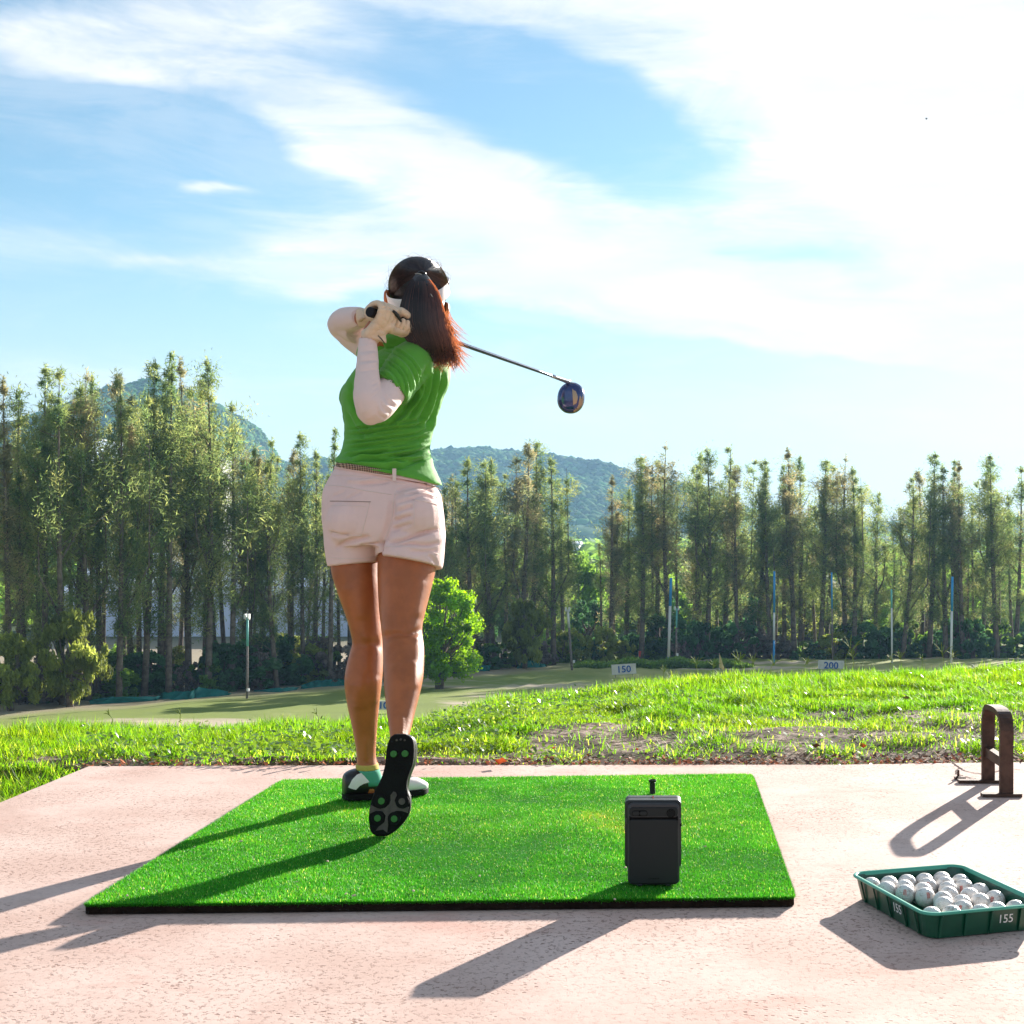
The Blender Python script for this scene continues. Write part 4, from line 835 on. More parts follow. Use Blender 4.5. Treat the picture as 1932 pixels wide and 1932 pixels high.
    for i in range(330):                                   # long wisps carried out past the shoulder
        wy = r.uniform(-1, 1); y0 = r.uniform(585, 645); x0 = 838 + r.normal(0, 5) + (y0 - 600) * .15; L_ = r.uniform(.3, 1.0); dn = r.uniform(15, 60); x1 = x0 + 48 * L_ * r.uniform(.4, 1.1); pth = [P(x0 + (x1 - x0) * q ** 1.35, y0 + (dn + 32 * L_) * q - 12 * q * q, 4.0 + .02 * wy + .03 * q) for q in (0, .2, .4, .6, .8, 1)]
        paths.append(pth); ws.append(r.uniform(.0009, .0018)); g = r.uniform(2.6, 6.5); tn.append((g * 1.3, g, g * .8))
    for i in range(420):                                   # curled ragged ends
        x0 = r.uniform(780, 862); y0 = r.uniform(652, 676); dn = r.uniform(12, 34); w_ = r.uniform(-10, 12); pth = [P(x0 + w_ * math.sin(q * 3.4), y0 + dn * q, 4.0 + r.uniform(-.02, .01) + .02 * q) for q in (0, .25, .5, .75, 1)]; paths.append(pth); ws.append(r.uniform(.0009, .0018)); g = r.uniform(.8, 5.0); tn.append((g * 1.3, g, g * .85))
    V, F, C = ribbons(paths, ws, tn); o = link('strands', mesh_np('strands', V, F, hm, True, C), pony); tag(o, kind='stuff')
    put('hair_tie', tube([P(788, 517, 4.055), P(795, 513, 4.040), P(803, 517, 4.05)], [.004, .005, .004], 8, 3), BLACK, root, True)
    put('hair_pin', tube([P(783, 516.5, 4.045), P(795, 518, 4.030), P(801, 535, 4.002), P(816, 560, 3.966)], [.0009, .0012, .0009, .0007], 6, 4), mat('pin_pale', (.7, .62, .5), .4), root, True)
    vis = mat('visor_white', (.82, .76, .72), .7, .2, bump=.1); nrm = roll @ Vector((0, -.52, 1)).normalized(); A_ = Vector((1, 0, 0)); A_ = (A_ - nrm * A_.dot(nrm)).normalized(); B_ = nrm.cross(A_); vc = P(789, 553, 4.165)
    rw = [];
    for h, q in ((-.019, .985), (-.016, 1.0), (.016, 1.0), (.019, .98)): c_ = vc + nrm * h; rw.append((*c_, *(A_ * .0935 * q), *(B_ * .112 * q)))
    visor = put('visor', loft(rw, 48, 1, caps=False), vis, root, True)
    put('visor_brim', join(*[prism([(.085 * math.cos(a2) * (1 if abs(math.cos(a2)) > 0 else 1), .085 + .085 * math.sin(a2)) for a2 in np.linspace(-.5, PI + .5, 18)], vc, A_, B_, nrm, -.002, .001)]), vis, visor)
    # --- socks and shoes
    yel, grn = mat('sock_yellow', (.55, .42, .10), .9), mat('sock_green', (.08, .36, .24), .9)
    put('sock', join(loft([ring(1441, 672, 713, 4.012, .037), ring(1446, 671.5, 714, 4.012, .038), ring(1451, 672, 715, 4.012, .038)], 28, 2)), yel, root, True)
    put('sock', join(loft([ring(1451, 672, 715, 4.012, .0375), ring(1462, 672, 719, 4.012, .0375), ring(1480, 672, 724, 4.012, .035)], 28, 2)), grn, root, True)
    # left shoe: heel at the left, toe pointing right and slightly away
    heel, toe = P(647, 1508, 3.985), P(806, 1499, 4.095); heel.z = MZ; toe.z = MZ; Ld = (toe - heel); LL = Ld.length; Ld.normalize(); Wd = Vector((Ld.y, -Ld.x, 0)); U = Vector((0, 0, 1))
    prof = [(0.0, .012, .006, .056), (.02, .026, .003, .074), (.10, .036, .0, .086), (.22, .040, .0, .088), (.34, .041, .0, .070), (.46, .041, .0, .060), (.60, .043, .0, .060), (.74, .046, .001, .054), (.86, .042, .003, .047), (.95, .030, .006, .036), (1.0, .012, .011, .024)]
    SOLE = .016
    def shoe_rows(inset=0.0):
        rows = []
        for s, w, z0, h in prof: c_ = heel + Ld * (s * LL) + U * (SOLE * .6 + (h - SOLE * .6) / 2 + z0 * .5); rows.append((*c_, *(Wd * (w + inset)), *(U * ((h - SOLE * .6) / 2 + inset))))
        return rows
    upv, upf = loft(shoe_rows(), 32, 5, pw=.8); me = fuse('shoe', [(upv, upf)], .0028, 2, BLACK); sh = link('shoe', me, root); sh['label'] = 'black and white saddle golf shoe flat on the mat'
    out = []; outl = [(s, w) for s, w, _, _ in prof]; q = cr([(s * LL, w * 1.06 + .002) for s, w in outl], 3)
    out = [(a2, -b2) for a2, b2 in q] + [(a2, b2) for a2, b2 in q[::-1]]
    put('sole', prism(out, heel + U * .004, Ld, Wd, U, 0.0, SOLE, .002), RUB, sh)
    for s in (.06, .16, .26, .56, .68, .80, .92):
        for sd in (-1, 1): w = np.interp(s, [p[0] for p in prof], [p[1] for p in prof]); c_ = heel + Ld * (s * LL) + Wd * (sd * w * .7) + U * .002; put('cleat', blob(c_, (.008, .008, .005), 8, 5), RUB, sh)
    # white saddle and toe: skins a hair above the upper
    us = BVHTree.FromPolygons([v.co[:] for v in me.vertices], [p.vertices[:] for p in me.polygons]); whm = mat('white_leather', (.80, .76, .72), .4, .4)
    def panel(name, poly, m, off=.0018, par=sh, tree=us, step=2.0):
        xs = [p[0] for p in poly]; ys = [p[1] for p in poly]; gx = np.arange(min(xs), max(xs) + step, step); gy = np.arange(min(ys), max(ys) + step, step); V = []; idx = {}; F = []
        def ins(x, y):
            c_ = False; n = len(poly); j = n - 1
            for i in range(n):
                if (poly[i][1] > y) != (poly[j][1] > y) and x < (poly[j][0] - poly[i][0]) * (y - poly[i][1]) / (poly[j][1] - poly[i][1]) + poly[i][0]: c_ = not c_
                j = i
            return c_
        for a2, x in enumerate(gx):
            for b2, y in enumerate(gy):
                d = (P(x, y, 4) - O).normalized(); h = tree.ray_cast(O, d)
                if h[0] and ins(x, y): idx[(a2, b2)] = len(V); V.append(h[0] + h[1] * off)
        for (a2, b2), i in idx.items():
            if all(k in idx for k in ((a2 + 1, b2), (a2, b2 + 1), (a2 + 1, b2 + 1))): F.append((i, idx[(a2, b2 + 1)], idx[(a2 + 1, b2 + 1)], idx[(a2 + 1, b2)]))
        if F: put(name, (V, F), m, par, True)
    zs = lambda pts: [((660 + a2 / 8.05) / 1.06, (1460 + b2 / 8.05) / 1.06) for a2, b2 in pts]
    panel('saddle', zs([(290, 920), (360, 790), (430, 720), (510, 690), (570, 750), (640, 775), (730, 745), (790, 700), (900, 660), (900, 800), (780, 800), (640, 840), (540, 870), (480, 900), (420, 965), (340, 945)]), whm, step=.7)
    panel('toe_cap', zs([(1150, 800), (1350, 760), (1500, 780), (1600, 900), (1600, 960), (1480, 960), (1330, 985), (1150, 1000)]), whm, step=.8)
    # right shoe: up on its toe, sole facing the viewer
    D0 = 3.52; kk = D0 / FP; spine = [(752.7, 1392.6, 10), (755, 1399, 20), (755, 1412, 25), (754, 1430, 26.5), (752, 1450, 26), (746, 1470, 25), (742, 1483, 26), (738.5, 1497, 30), (738.5, 1512, 35.5), (737.5, 1528, 38), (734.5, 1545, 37), (729, 1562, 30), (724, 1575, 21), (722, 1582, 10)]
    q = cr(spine, 3); zof = lambda y: P(0, y, D0).z; tilt = lambda y: D0 + .030 * (1582 - y) / 190
    out = [P(x - w, y, D0) for x, y, w in q] + [P(x + w, y, D0) for x, y, w in q[::-1]]
    O2 = P(740, 1490, D0); B2 = Vector((0, .11, 1)).normalized(); N2 = Vector((0, -1, .11)).normalized(); ol = [((p - O2).x, (p - O2).z) for p in out]
    dz = MZ + .002 - min((O2 + Vector((1, 0, 0)) * a2 + B2 * b2).z for a2, b2 in ol); O2 = O2 + Vector((0, 0, dz))
    rows = []
    for (x, y, w) in spine:
        b2 = (P(x, y, D0) - P(740, 1490, D0)); c_ = O2 + Vector((b2.x, 0, 0)) + B2 * b2.z; s = (y - 1392) / 190; h = float(np.interp(s, [0, .12, .25, .45, .7, .9, 1], [.040, .075, .080, .066, .052, .042, .024])); c2 = c_ - N2 * (-.004 + h / 2) ; rows.append((*(c_ + -N2 * (h / 2)), *(Vector((1, 0, 0)) * (w * kk * (1.0 if w < 30 else .95))), *(N2 * (h / 2))))
    me2 = fuse('shoe', [loft(rows, 32, 4, pw=.82)], .003, 2, BLACK); s2_ = link('shoe', me2, root); s2_['label'] = 'black golf shoe up on its toe, spiked sole facing back'
    put('sole', prism(ol, O2, (1, 0, 0), B2, N2, -.006, .006, .003), RUB, s2_)
    trd = mat('tread_grey', (.11, .085, .075), .7, .3, bump=.4, bscale=500, var=.3, vscale=60); spg = mat('spike_green', (.04, .17, .03), .5, .3)
    def sp(zx, zy):
        x, y = (660 + zx / 8.05) / 1.06, (1460 + zy / 8.05) / 1.06; v = P(x, y, D0) - P(740, 1490, D0); return v.x, v.z
    def disc(name, zx, zy, r_, m, t0, t1, n=20, sy=1.0): a0, b0 = sp(zx, zy); put(name, prism([(a0 + r_ * math.cos(a2), b0 + r_ * sy * math.sin(a2)) for a2 in np.linspace(0, 2 * PI, n, endpoint=False)], O2, (1, 0, 0), B2, N2, t0, t1, .0006), m, s2_)
    put('tread', prism([sp(*p) for p in [(1030, 1040), (1070, 1050), (1090, 1100), (1055, 1180), (1080, 1260), (1180, 1305), (1290, 1280), (1270, 1380), (1180, 1350), (1080, 1345), (980, 1400), (950, 1480), (960, 1560), (945, 1690), (880, 1640), (760, 1660), (800, 1600), (900, 1520), (915, 1420), (860, 1350), (760, 1345), (665, 1390), (650, 1330), (672, 1250), (780, 1305), (900, 1300), (970, 1240), (990, 1180), (985, 1100)]], O2, (1, 0, 0), B2, N2, .003, .0085), trd, s2_)
    for zx, zy in ((830, 1200), (1180, 1200), (790, 1460), (1060, 1470)): disc('lug', zx, zy, .0175, RUB, .004, .0105)
    for i, (zx, zy) in enumerate(((1025, 443), (1208, 438), (845, 1190), (1175, 1195), (790, 1460), (1057, 1470))): disc('spike', zx, zy, .0086, spg if i != 3 else trd, .005, .0125, 14)
    for i, (zx, zy) in enumerate(((1065, 225), (1130, 215), (1195, 225))): disc('cleat', zx, zy, .003, trd, .005, .008, 8)
    for zy in (560, 620, 680, 740): disc('cleat', 1110, zy, .016, RUB, .004, .0075, 16, .12)
build_golfer()
# ---------------------------------------------------------------- grass on the bank
def zone_noise(p, s, sd): return np.array([NOISE(a, b, s, sd) for a, b in p])
def build_grass():
    N0 = 470000; uu = rng.uniform(-.50, .30, N0); dd = SLAB_Y + .0 + rng.beta(1.15, 1.5, N0) * 7.0; dc, _ = crest(uu)
    ok = dd < dc + 1.4; uu, dd = uu[ok], dd[ok]; X, Y = uu * dd, dd
    xc = X; edge = SLAB_Y + .016 * X + .045 * np.maximum(0, X - .6); left = X < -1.96
    ok = (Y > edge + .02) | left; X, Y = X[ok], Y[ok]
    # extra strip left of the slab in front
    n1 = 26000; Xl = rng.uniform(-3.4, -1.97, n1); Yl = rng.uniform(3.6, 4.9, n1); X = np.concatenate([X, Xl]); Y = np.concatenate([Y, Yl])
    gx, gy = np.meshgrid(np.arange(-6, 4, .04), np.arange(3.4, 12.5, .04)); sh = gx.shape
    G = np.array([NOISE(a, b * 1.5, .9, 5) for a, b in zip(gx.ravel(), gy.ravel())]).reshape(sh); G2 = np.array([NOISE(a, b * 1.2, 3.2, 9) for a, b in zip(gx.ravel(), gy.ravel())]).reshape(sh)
    def look(A, X, Y): return A[np.clip(((Y - 3.4) / .04).astype(int), 0, sh[0] - 1), np.clip(((X + 6) / .04).astype(int), 0, sh[1] - 1)]
    a, b = look(G, X, Y), look(G2, X, Y); u = X / Y; dc, _ = crest(u); f = (Y - SLAB_Y) / (dc - SLAB_Y); px = PX + u * FP
    # sparse band near the pavement, thick grass towards the brow
    bare = np.exp(-((f - np.where(px > 1000, .24, .13)) / np.where(px > 1000, .15, .12)) ** 2) * np.where(px < 1000, .55, .95)
    dens = np.clip(.80 - bare * .93 + .55 * a + .75 * b + np.clip(f - .35, 0, .4) * 1.0, .05, 1)
    keep = rng.random(len(X)) < dens; X, Y, f, b, px = X[keep], Y[keep], f[keep], b[keep], px[keep]; N = len(X)
    tall = np.clip((f - .36) * 2.0, 0, 1); tall = np.maximum(tall, np.where(px < 700, np.clip((f - .40) * 2.5, 0, 1), 0))
    L = (.026 + .030 * rng.random(N)) * (1 - tall) + (.042 + .052 * rng.random(N)) * tall; L *= np.clip(.85 + b * 1.2, .5, 1.5)
    W = rng.uniform(.0028, .0050, N) * np.where(Y > 7, 1.3, 1.0); az = rng.uniform(0, 2 * PI, N); lean = np.abs(rng.normal(.35, .28, N)) + (1 - tall) * .25; curl = rng.uniform(.1, .9, N)
    Z = ground_z(X, Y); Z = Z + np.array([NOISE(x, y, 1.3) for x, y in zip(X, Y)]) * .045 - .006; Z = np.where(Y < 4.8, -.10, Z); L = np.where(Y < 4.8, L + .04, L)
    g = rng.uniform(.6, 1.25, N); yel = np.clip(rng.normal(.0, .25, N) + look(G, X, Y) * .6, -.3, 1)
    T = np.column_stack([g * (1 + yel * .6), g, g * (1 - yel * .3)]); dry = rng.random(N) < np.where(f < .3, .16, .035); T[dry] = np.column_stack([rng.uniform(1.9, 2.9, dry.sum())] * 3) * np.array([1.25, .75, 3.2])
    V, F, T = blades(np.column_stack([X, Y, Z]), L, W, az, lean, curl, T, 2)
    gm = mat('grass_blade', (.12, .21, .010), .55, .30, tone=True, trans=.52, tcol=(.34, .66, .012))
    o = link('grass', mesh_np('grass', V, F, gm, False, T)); tag(o, kind='stuff', label='bright green and yellow grass covering the bank behind the pavement')
    # broad-leaved weeds with glossy leaves
    M = 30000; u = rng.uniform(-.42, .28, M); px = PX + u * FP; dc, _ = crest(u); f = rng.random(M); Y = SLAB_Y + .03 + f * (dc - SLAB_Y) * 1.02; X = u * Y; q = look(G2, X, Y)
    w = np.exp(-((px - 1000) / 190) ** 2) * np.exp(-((f - .66) / .26) ** 2) * 1.3 + .30 * (f < .10) + .10 * (f < .5) + .05 + .25 * np.exp(-((px - 560) / 90) ** 2) * (f < .6)
    keep = rng.random(M) < w * np.clip(.75 + q * 1.6, .1, 1.3); X, Y, f = X[keep], Y[keep], f[keep]; n = len(X)
    Z = ground_z(X, Y) + np.array([NOISE(x, y, 1.3) for x, y in zip(X, Y)]) * .045
    h = rng.uniform(.015, .06, n) + .05 * (f > .4) * rng.random(n); r = rng.uniform(.007, .015, n) * np.where(f < .12, 1.1, 1.0); az = rng.uniform(0, 2 * PI, n); tl = rng.normal(.25, .45, n)
    c = np.column_stack([X, Y, Z + h]); A = np.column_stack([np.cos(az) * np.cos(tl), np.sin(az) * np.cos(tl), np.sin(tl)]); B = np.column_stack([-np.sin(az), np.cos(az), rng.normal(0, .3, n)])
    pts = [(-1, 0, 0), (-.35, .55, .12), (.4, .5, .1), (1.1, 0, -.1), (.4, -.5, .1), (-.35, -.55, .12)]
    g = rng.uniform(.7, 1.3, n); T = np.column_stack([g, g, g]); pale = rng.random(n) < .10 + .35 * np.exp(-((PX + X / Y * FP - 1000) / 170) ** 2) * (f > .35); T[pale] = np.array([2.4, 1.8, 3.5]); r[pale] *= .6
    V = np.stack([c + A * (r * p[0])[:, None] + B * (r * p[1])[:, None] + np.array([0, 0, 1]) * (r * p[2])[:, None] for p in pts], 1).reshape(-1, 3)
    k = np.arange(n)[:, None] * 6; F = np.concatenate([k + [[0, 1, 5]], k + [[1, 2, 5]], k + [[2, 4, 5]], k + [[2, 3, 4]]], 0)
    T = np.repeat(T, 6, 0)
    wm = mat('weed_leaf', (.09, .16, .022), .32, .6, tone=True, trans=.36, tcol=(.30, .50, .03))
    o = link('weeds', mesh_np('weeds', V, F, wm, True, T)); tag(o, kind='stuff', label='small glossy broad leaved weeds growing through the grass')
    # tall seed stalks standing above the brow
    sm = mat('seed_stalk', (.20, .26, .05), .6, .3, trans=.4, tcol=(.35, .42, .06)); places = [(1595, 1246, 46), (1610, 1246, 20), (1400, 1256, 26), (1420, 1256, 22), (1385, 1258, 30), (1315, 1262, 26), (1345, 1262, 18), (1455, 1258, 20), (1518, 1254, 16), (1700, 1246, 18), (1780, 1243, 30), (1792, 1242, 18), (1252, 1270, 16), (1680, 1248, 12), (1740, 1246, 12), (600, 1350, 12), (340, 1350, 12), (210, 1352, 14)]
    V = []; F = []
    for x, y, hpx in places:
        u = (x - PX) / FP; d = float(crest(u)[0]) - .15; s = d / FP; p0 = P(x, y + 14, d); H = (hpx + 14) * s; bend = random.uniform(-.35, .35); top = p0 + Vector((bend * H * .5, 0, H * .62))
        Vt = tube([p0, p0.lerp(top, .5) + Vector((-bend * .04, 0, 0)), top], [.0022, .0018, .0014], 5, 2); V, F = join((V, F), Vt)
        for k in range(5 if hpx > 15 else 3):
            a = -1.1 + 2.2 * k / 4 + random.uniform(-.2, .2) + bend; e = top + Vector((math.sin(a), random.uniform(-.2, .2), math.cos(a))) * H * random.uniform(.3, .55)
            V, F = join((V, F), tube([top - Vector((0, 0, H * .04 * k)), top.lerp(e, .6) + Vector((0, 0, .004)), e], [.0013, .0022, .0008], 5, 2))
    o = put('seed_stalks', (V, F), sm); tag(o, kind='stuff', label='thin seeding grass stalks standing above the brow of the bank')
    # coarse litter along the pavement's rear edge
    n = 5200; X = rng.uniform(-2.0, 1.4, n); Y = SLAB_Y + .016 * X + .045 * np.maximum(0, X - .6) + np.abs(rng.normal(0, .09, n)) + .006; sel = rng.random(n) < np.clip(.35 + .5 * (X > -.6), 0, 1); X, Y = X[sel], Y[sel]; n = len(X)
    r = rng.uniform(.004, .014, n); az = rng.uniform(0, 2 * PI, n); c = np.column_stack([X, Y, np.full(n, -.008) + rng.uniform(0, .015, n)]); A = np.column_stack([np.cos(az), np.sin(az), rng.normal(0, .4, n)]); B = np.column_stack([-np.sin(az), np.cos(az), rng.normal(0, .4, n)])
    V = np.stack([c - A * r[:, None], c + B * (r * .45)[:, None], c + A * r[:, None], c - B * (r * .45)[:, None]], 1).reshape(-1, 3); F = np.arange(4 * n).reshape(n, 4)
    T = np.repeat(rng.choice([[1, 1, 1], [.5, .4, .4], [1.3, .7, .45], [.25, .25, .25]], n), 4, 0) if False else np.repeat(np.array([[1, 1, 1], [.5, .4, .4], [1.3, .6, .4], [.25, .22, .22]])[rng.integers(0, 4, n)], 4, 0)
    o = link('leaf_litter', mesh_np('leaf_litter', V, F, mat('litter', (.45, .33, .25), .9, .1, tone=True), False, T)); tag(o, kind='stuff', label='dry leaf litter along the rear edge of the concrete')
build_grass()

def build_fallen_leaves():
    om = mat('dead_leaf_orange', (.50, .10, .025), .6, .3, var=.5, vscale=60, trans=.3, tcol=(.6, .10, .02)); bm_ = mat('dead_leaf_brown', (.20, .06, .025), .6, .3, var=.5, vscale=60)
    L = [(262, 1386, 14, bm_, 'rust brown curled leaf lying in the grass left of the golfer'), (945, 1438, 24, om, 'orange curled leaf at the pavement edge right of the golfer'),
         (1045, 1412, 9, om, 'small red leaf in the grass above the middle of the mat'), (1540, 1408, 16, bm_, 'brown leaf in the grass beside the brighter orange one'), (1628, 1408, 16, om, 'bright orange leaf standing in the grass near the right rear of the pavement'),
         (1710, 1318, 14, bm_, 'pale brown leaf caught high in the grass at the right'), (1648, 1427, 12, bm_, 'dull brown leaf at the pavement edge behind the frame stand'), (1202, 1414, 8, om, 'tiny orange leaf in the grass above the rubber tee')]
    for x, y, w, m, lab in L:
        D = 4.9
        for _ in range(30):
            q = P(x, y, D); z = float(ground_z(q.x, q.y)) + .045 * NOISE(q.x, q.y, 1.3) + .035
            D += (q.z - z) / max((y - HY) / FP, .02) * .7
        q = P(x, y, D); s = w * D / FP / 2; V = []; F = []; a = random.uniform(-.5, .5); ca, sa = math.cos(a), math.sin(a)
        n = 9
        for i in range(n):
            t = -1 + 2 * i / (n - 1); hw = .45 * (1 - abs(t) ** 2.2) + .03
            for j in (-1, -.4, .4, 1):
                V.append((t * s, j * hw * s - .1 * s, (.55 * abs(j) ** 2 * hw + .35 * t * t + .12 * math.sin(5 * t + j)) * s))
        V = [(v[0] * ca - v[1] * sa, v[0] * sa + v[1] * ca, v[2] + v[1] * .8) for v in V]
        F = [(i * 4 + j, i * 4 + j + 1, (i + 1) * 4 + j + 1, (i + 1) * 4 + j) for i in range(n - 1) for j in range(3)]
        o = put('fallen_leaf', (V, F), m, None, True); o.location = q; tag(o, lab, 'fallen leaf', 'dead leaves lying in the grass')
build_fallen_leaves()

# ---------------------------------------------------------------- the range: markers, poles, flags, netting
def fieldD(y): return 6.06 / ((y - HY) / FP - .048)
def build_range():
    wm = mat('sign_white', (.74, .70, .64), .7, .2, var=.15, vscale=3); bl = mat('sign_blue', (.02, .10, .38), .6); post = mat('sign_post', (.3, .25, .2), .8)
    for x, ytop, w, h, s, lab, yb, rot in ((1177, 1258, 46, 19, '150', 'white board marked 150 standing on the range beyond the bank', 1279, -.06), (1568, 1246, 49, 19, '200', 'white board marked 200 half hidden by grass on the bank', 1262, .03), (728, 1327, 44, 17, '100', 'white board marked 100 seen between the golfer\'s lower legs', 1345, 0)):
        D = fieldD(yb); k = D / FP; ytop -= 5 if s != '200' else 0; c = P(x, ytop + h / 2, D); root = empty('distance_board', Vector((c.x, c.y, float(field(D)))), lab, 'distance sign', 'yardage boards on the range')
        V, F = box((0, 0, 0), (w * k, .08, h * k)); R = Matrix.Rotation(rot, 3, 'Y'); V = [R @ Vector(v) + c for v in V]
        put('board', (V, F), wm, root)
        rot3 = R @ Matrix.Rotation(PI / 2, 3, 'X'); text_obj('numeral', s, 17.5 * k, c + Vector((0, -.06, -.02)), rot3, .01, bl, root, 1.05, .012)
        for q in (-.35, .35): put('post', box((c.x + q * w * k, c.y + .09, (c.z - h * k / 2 + float(field(D))) / 2), (.08, .08, c.z - float(field(D)) + .1)), post, root)
    # flags
    for x, yt, yb, w, colr, name, lab in ((1205, 1228, 1248, 5, (.75, .10, .08), 'red', 'small red pennant flag in the low hedge left of the tall white pole'), (1357, 1232, 1264, 11, (.72, .58, .25), 'yellow', 'yellow pennant flag hanging on its pin between the 150 and 200 boards'), (1543, 1217, 1235, 9, (.70, .38, .62), 'pink', 'pink flag on a thin pin at the foot of the right-hand trees')):
        D = fieldD(max(yb, 1240)) ; k = D / FP; p = P(x, yb, D); top = P(x, yt, D); root = empty('range_flag', p, lab, 'flag', 'flags on the driving range')
        put('pin', tube([p - Vector((0, 0, .4)), top], [.03, .02], 6, 1), mat('pin_' + name, (.6, .55, .5), .6), root)
        H = (top.z - p.z); h = H * (.55 if name != 'yellow' else .85); W = w * k
        V = []; F = []
        for i in range(6):
            t = i / 5
            for j in range(4):
                s = j / 3; zz = top.z - h * s; ww = W * (1 - s * .0) * t * (1 - abs(s - .5) * .9 if name == 'pink' else (.25 + s * .75 if name == 'yellow' else 1 - s * .3)); V.append((p.x + ww, p.y - .05 * math.sin(t * 5 + s * 2), zz - t * h * (.05 if name != 'yellow' else .25)))
        F = [(i * 4 + j, i * 4 + j + 1, (i + 1) * 4 + j + 1, (i + 1) * 4 + j) for i in range(5) for j in range(3)]
        put('cloth', (V, F), mat('flag_' + name, colr, .8, trans=.4, tcol=colr), root, True)
    # lamp poles: (x bottom, x top, y top, y bottom, half width px, colours from the top down, head, label)
    wh, bu, wd, te = mat('pole_white', (.70, .70, .68), .6), mat('pole_blue', (.03, .28, .62), .6), mat('pole_wood', (.24, .20, .18), .9, var=.4), mat('pole_teal', (.16, .50, .48), .6)
    poles = [(466, 467, 1164, 1315, 2.2, ((0, .36, te), (.36, 1, wd)), True, 'weathered lamp pole with teal upper half before the left-hand trees', 'left'),
             (1080, 1071, 1150, 1263, 2.2, ((0, .30, wh), (.30, 1, wd)), True, 'leaning grey lamp pole right of the pale willowy tree', 'lean'),
             (1261, 1266, 1090, 1240, 2.6, ((0, .33, bu), (.33, .93, wh), (.93, 1, bu)), False, 'tall blue-topped white pole behind the 150 board, thickest of its row', 'a'),
             (1275, 1277, 1148, 1237, 1.6, ((0, .35, te), (.35, 1, wd)), True, 'short thin lamp pole just right of the tallest white pole', 'b'),
             (1460, 1461, 1078, 1230, 2.0, ((0, .45, bu), (.45, .75, wh), (.75, 1, bu)), False, 'slim pole with blue upper half left of the pink flag', 'c'),
             (1571, 1569, 1080, 1238, 1.5, ((0, .40, bu), (.40, 1, wd)), False, 'thin pole with blue top rising above the 200 board', 'd'),
             (1683, 1682, 1112, 1236, 1.6, ((0, .25, te), (.25, 1, wh)), False, 'thin pale pole standing between the 200 board and the last blue pole', 'e'),
             (1794, 1797, 1088, 1242, 2.3, ((0, .40, bu), (.40, 1, wh)), False, 'blue and white pole furthest along the row, right of all others', 'f')]
    for xb, xt, yt, yb, hw, cols, head, lab, _ in poles:
        D = fieldD(max(yb, 1243)) - (9 if yb < 1250 else 1); k = D / FP; p1 = P(xt, yt, D); p0 = P(xb, yb, D); p0.z = float(field(D)); root = empty('lamp_pole' if head else 'net_pole', p0, lab, 'pole', 'poles along the driving range')
        for a, b, m in cols:
            q0, q1 = p1.lerp(p0, a), p1.lerp(p0, b) - (Vector((0, 0, .6)) if b == 1 else Vector()); put('shaft', tube([q1, q0], [hw * k * 1.05, hw * k], 8, 1), m, root, True)
        if head:
            put('crossarm', box((p1.x, p1.y, p1.z - .12), (9 * k, .1, .1)), wh, root)
            for s in (-1, 1): put('lamp', box((p1.x + s * 3.2 * k, p1.y - .1, p1.z + .05), (3.2 * k, .35, .28)), wh, root)
            put('switch_box', box((p0.x + 3 * k, p0.y - .1, p0.z + 16 * k), (4 * k, .2, 5 * k)), wh, root)
    # teal debris netting slumped along the foot of the trees
    nm = mat('teal_net', (.012, .16, .145), .8, .1, var=.3, vscale=2)
    for pts, lab in (([(165, 1328, 9), (215, 1326, 13), (290, 1322, 9), (300, 1320, 14), (350, 1319, 16), (375, 1316, 20), (425, 1313, 10), (432, 1311, 3)], 'long slumped teal netting under the left-hand trees'),
                     ([(474, 1305, 4), (530, 1304, 8), (560, 1300, 5)], 'short low strip of teal netting right of the left lamp pole'), ([(565, 1299, 8), (590, 1297, 15), (625, 1295, 15), (690, 1290, 15), (760, 1284, 14)], 'teal netting behind the golfer\'s legs'), ([(880, 1268, 10), (900, 1267, 13), (924, 1266, 13)], 'small teal net piece right of the bright round tree'), ([(975, 1262, 10), (990, 1261, 15), (1015, 1259, 12), (1032, 1258, 3)], 'teal netting heap at the foot of the pale willowy tree')):
        q = cr(pts, 6); V = []; F = []
        for i, (x, y, h) in enumerate(q):
            D = fieldD(y) ; k = D / FP; b = P(x, y + 3, D); h = h * k * (1 + .25 * NOISE(x, y, .12))
            for j in range(5): t = j / 4; V.append((b.x, b.y + .25 * math.sin(x * .5 + j) + t * .5, b.z + h * t))
        n = len(q); F = [(i * 5 + j, (i + 1) * 5 + j, (i + 1) * 5 + j + 1, i * 5 + j + 1) for i in range(n - 1) for j in range(4)]
        o = put('netting', (V, F), nm, None, True); tag(o, lab, 'netting', 'teal netting along the tree line')
build_range()

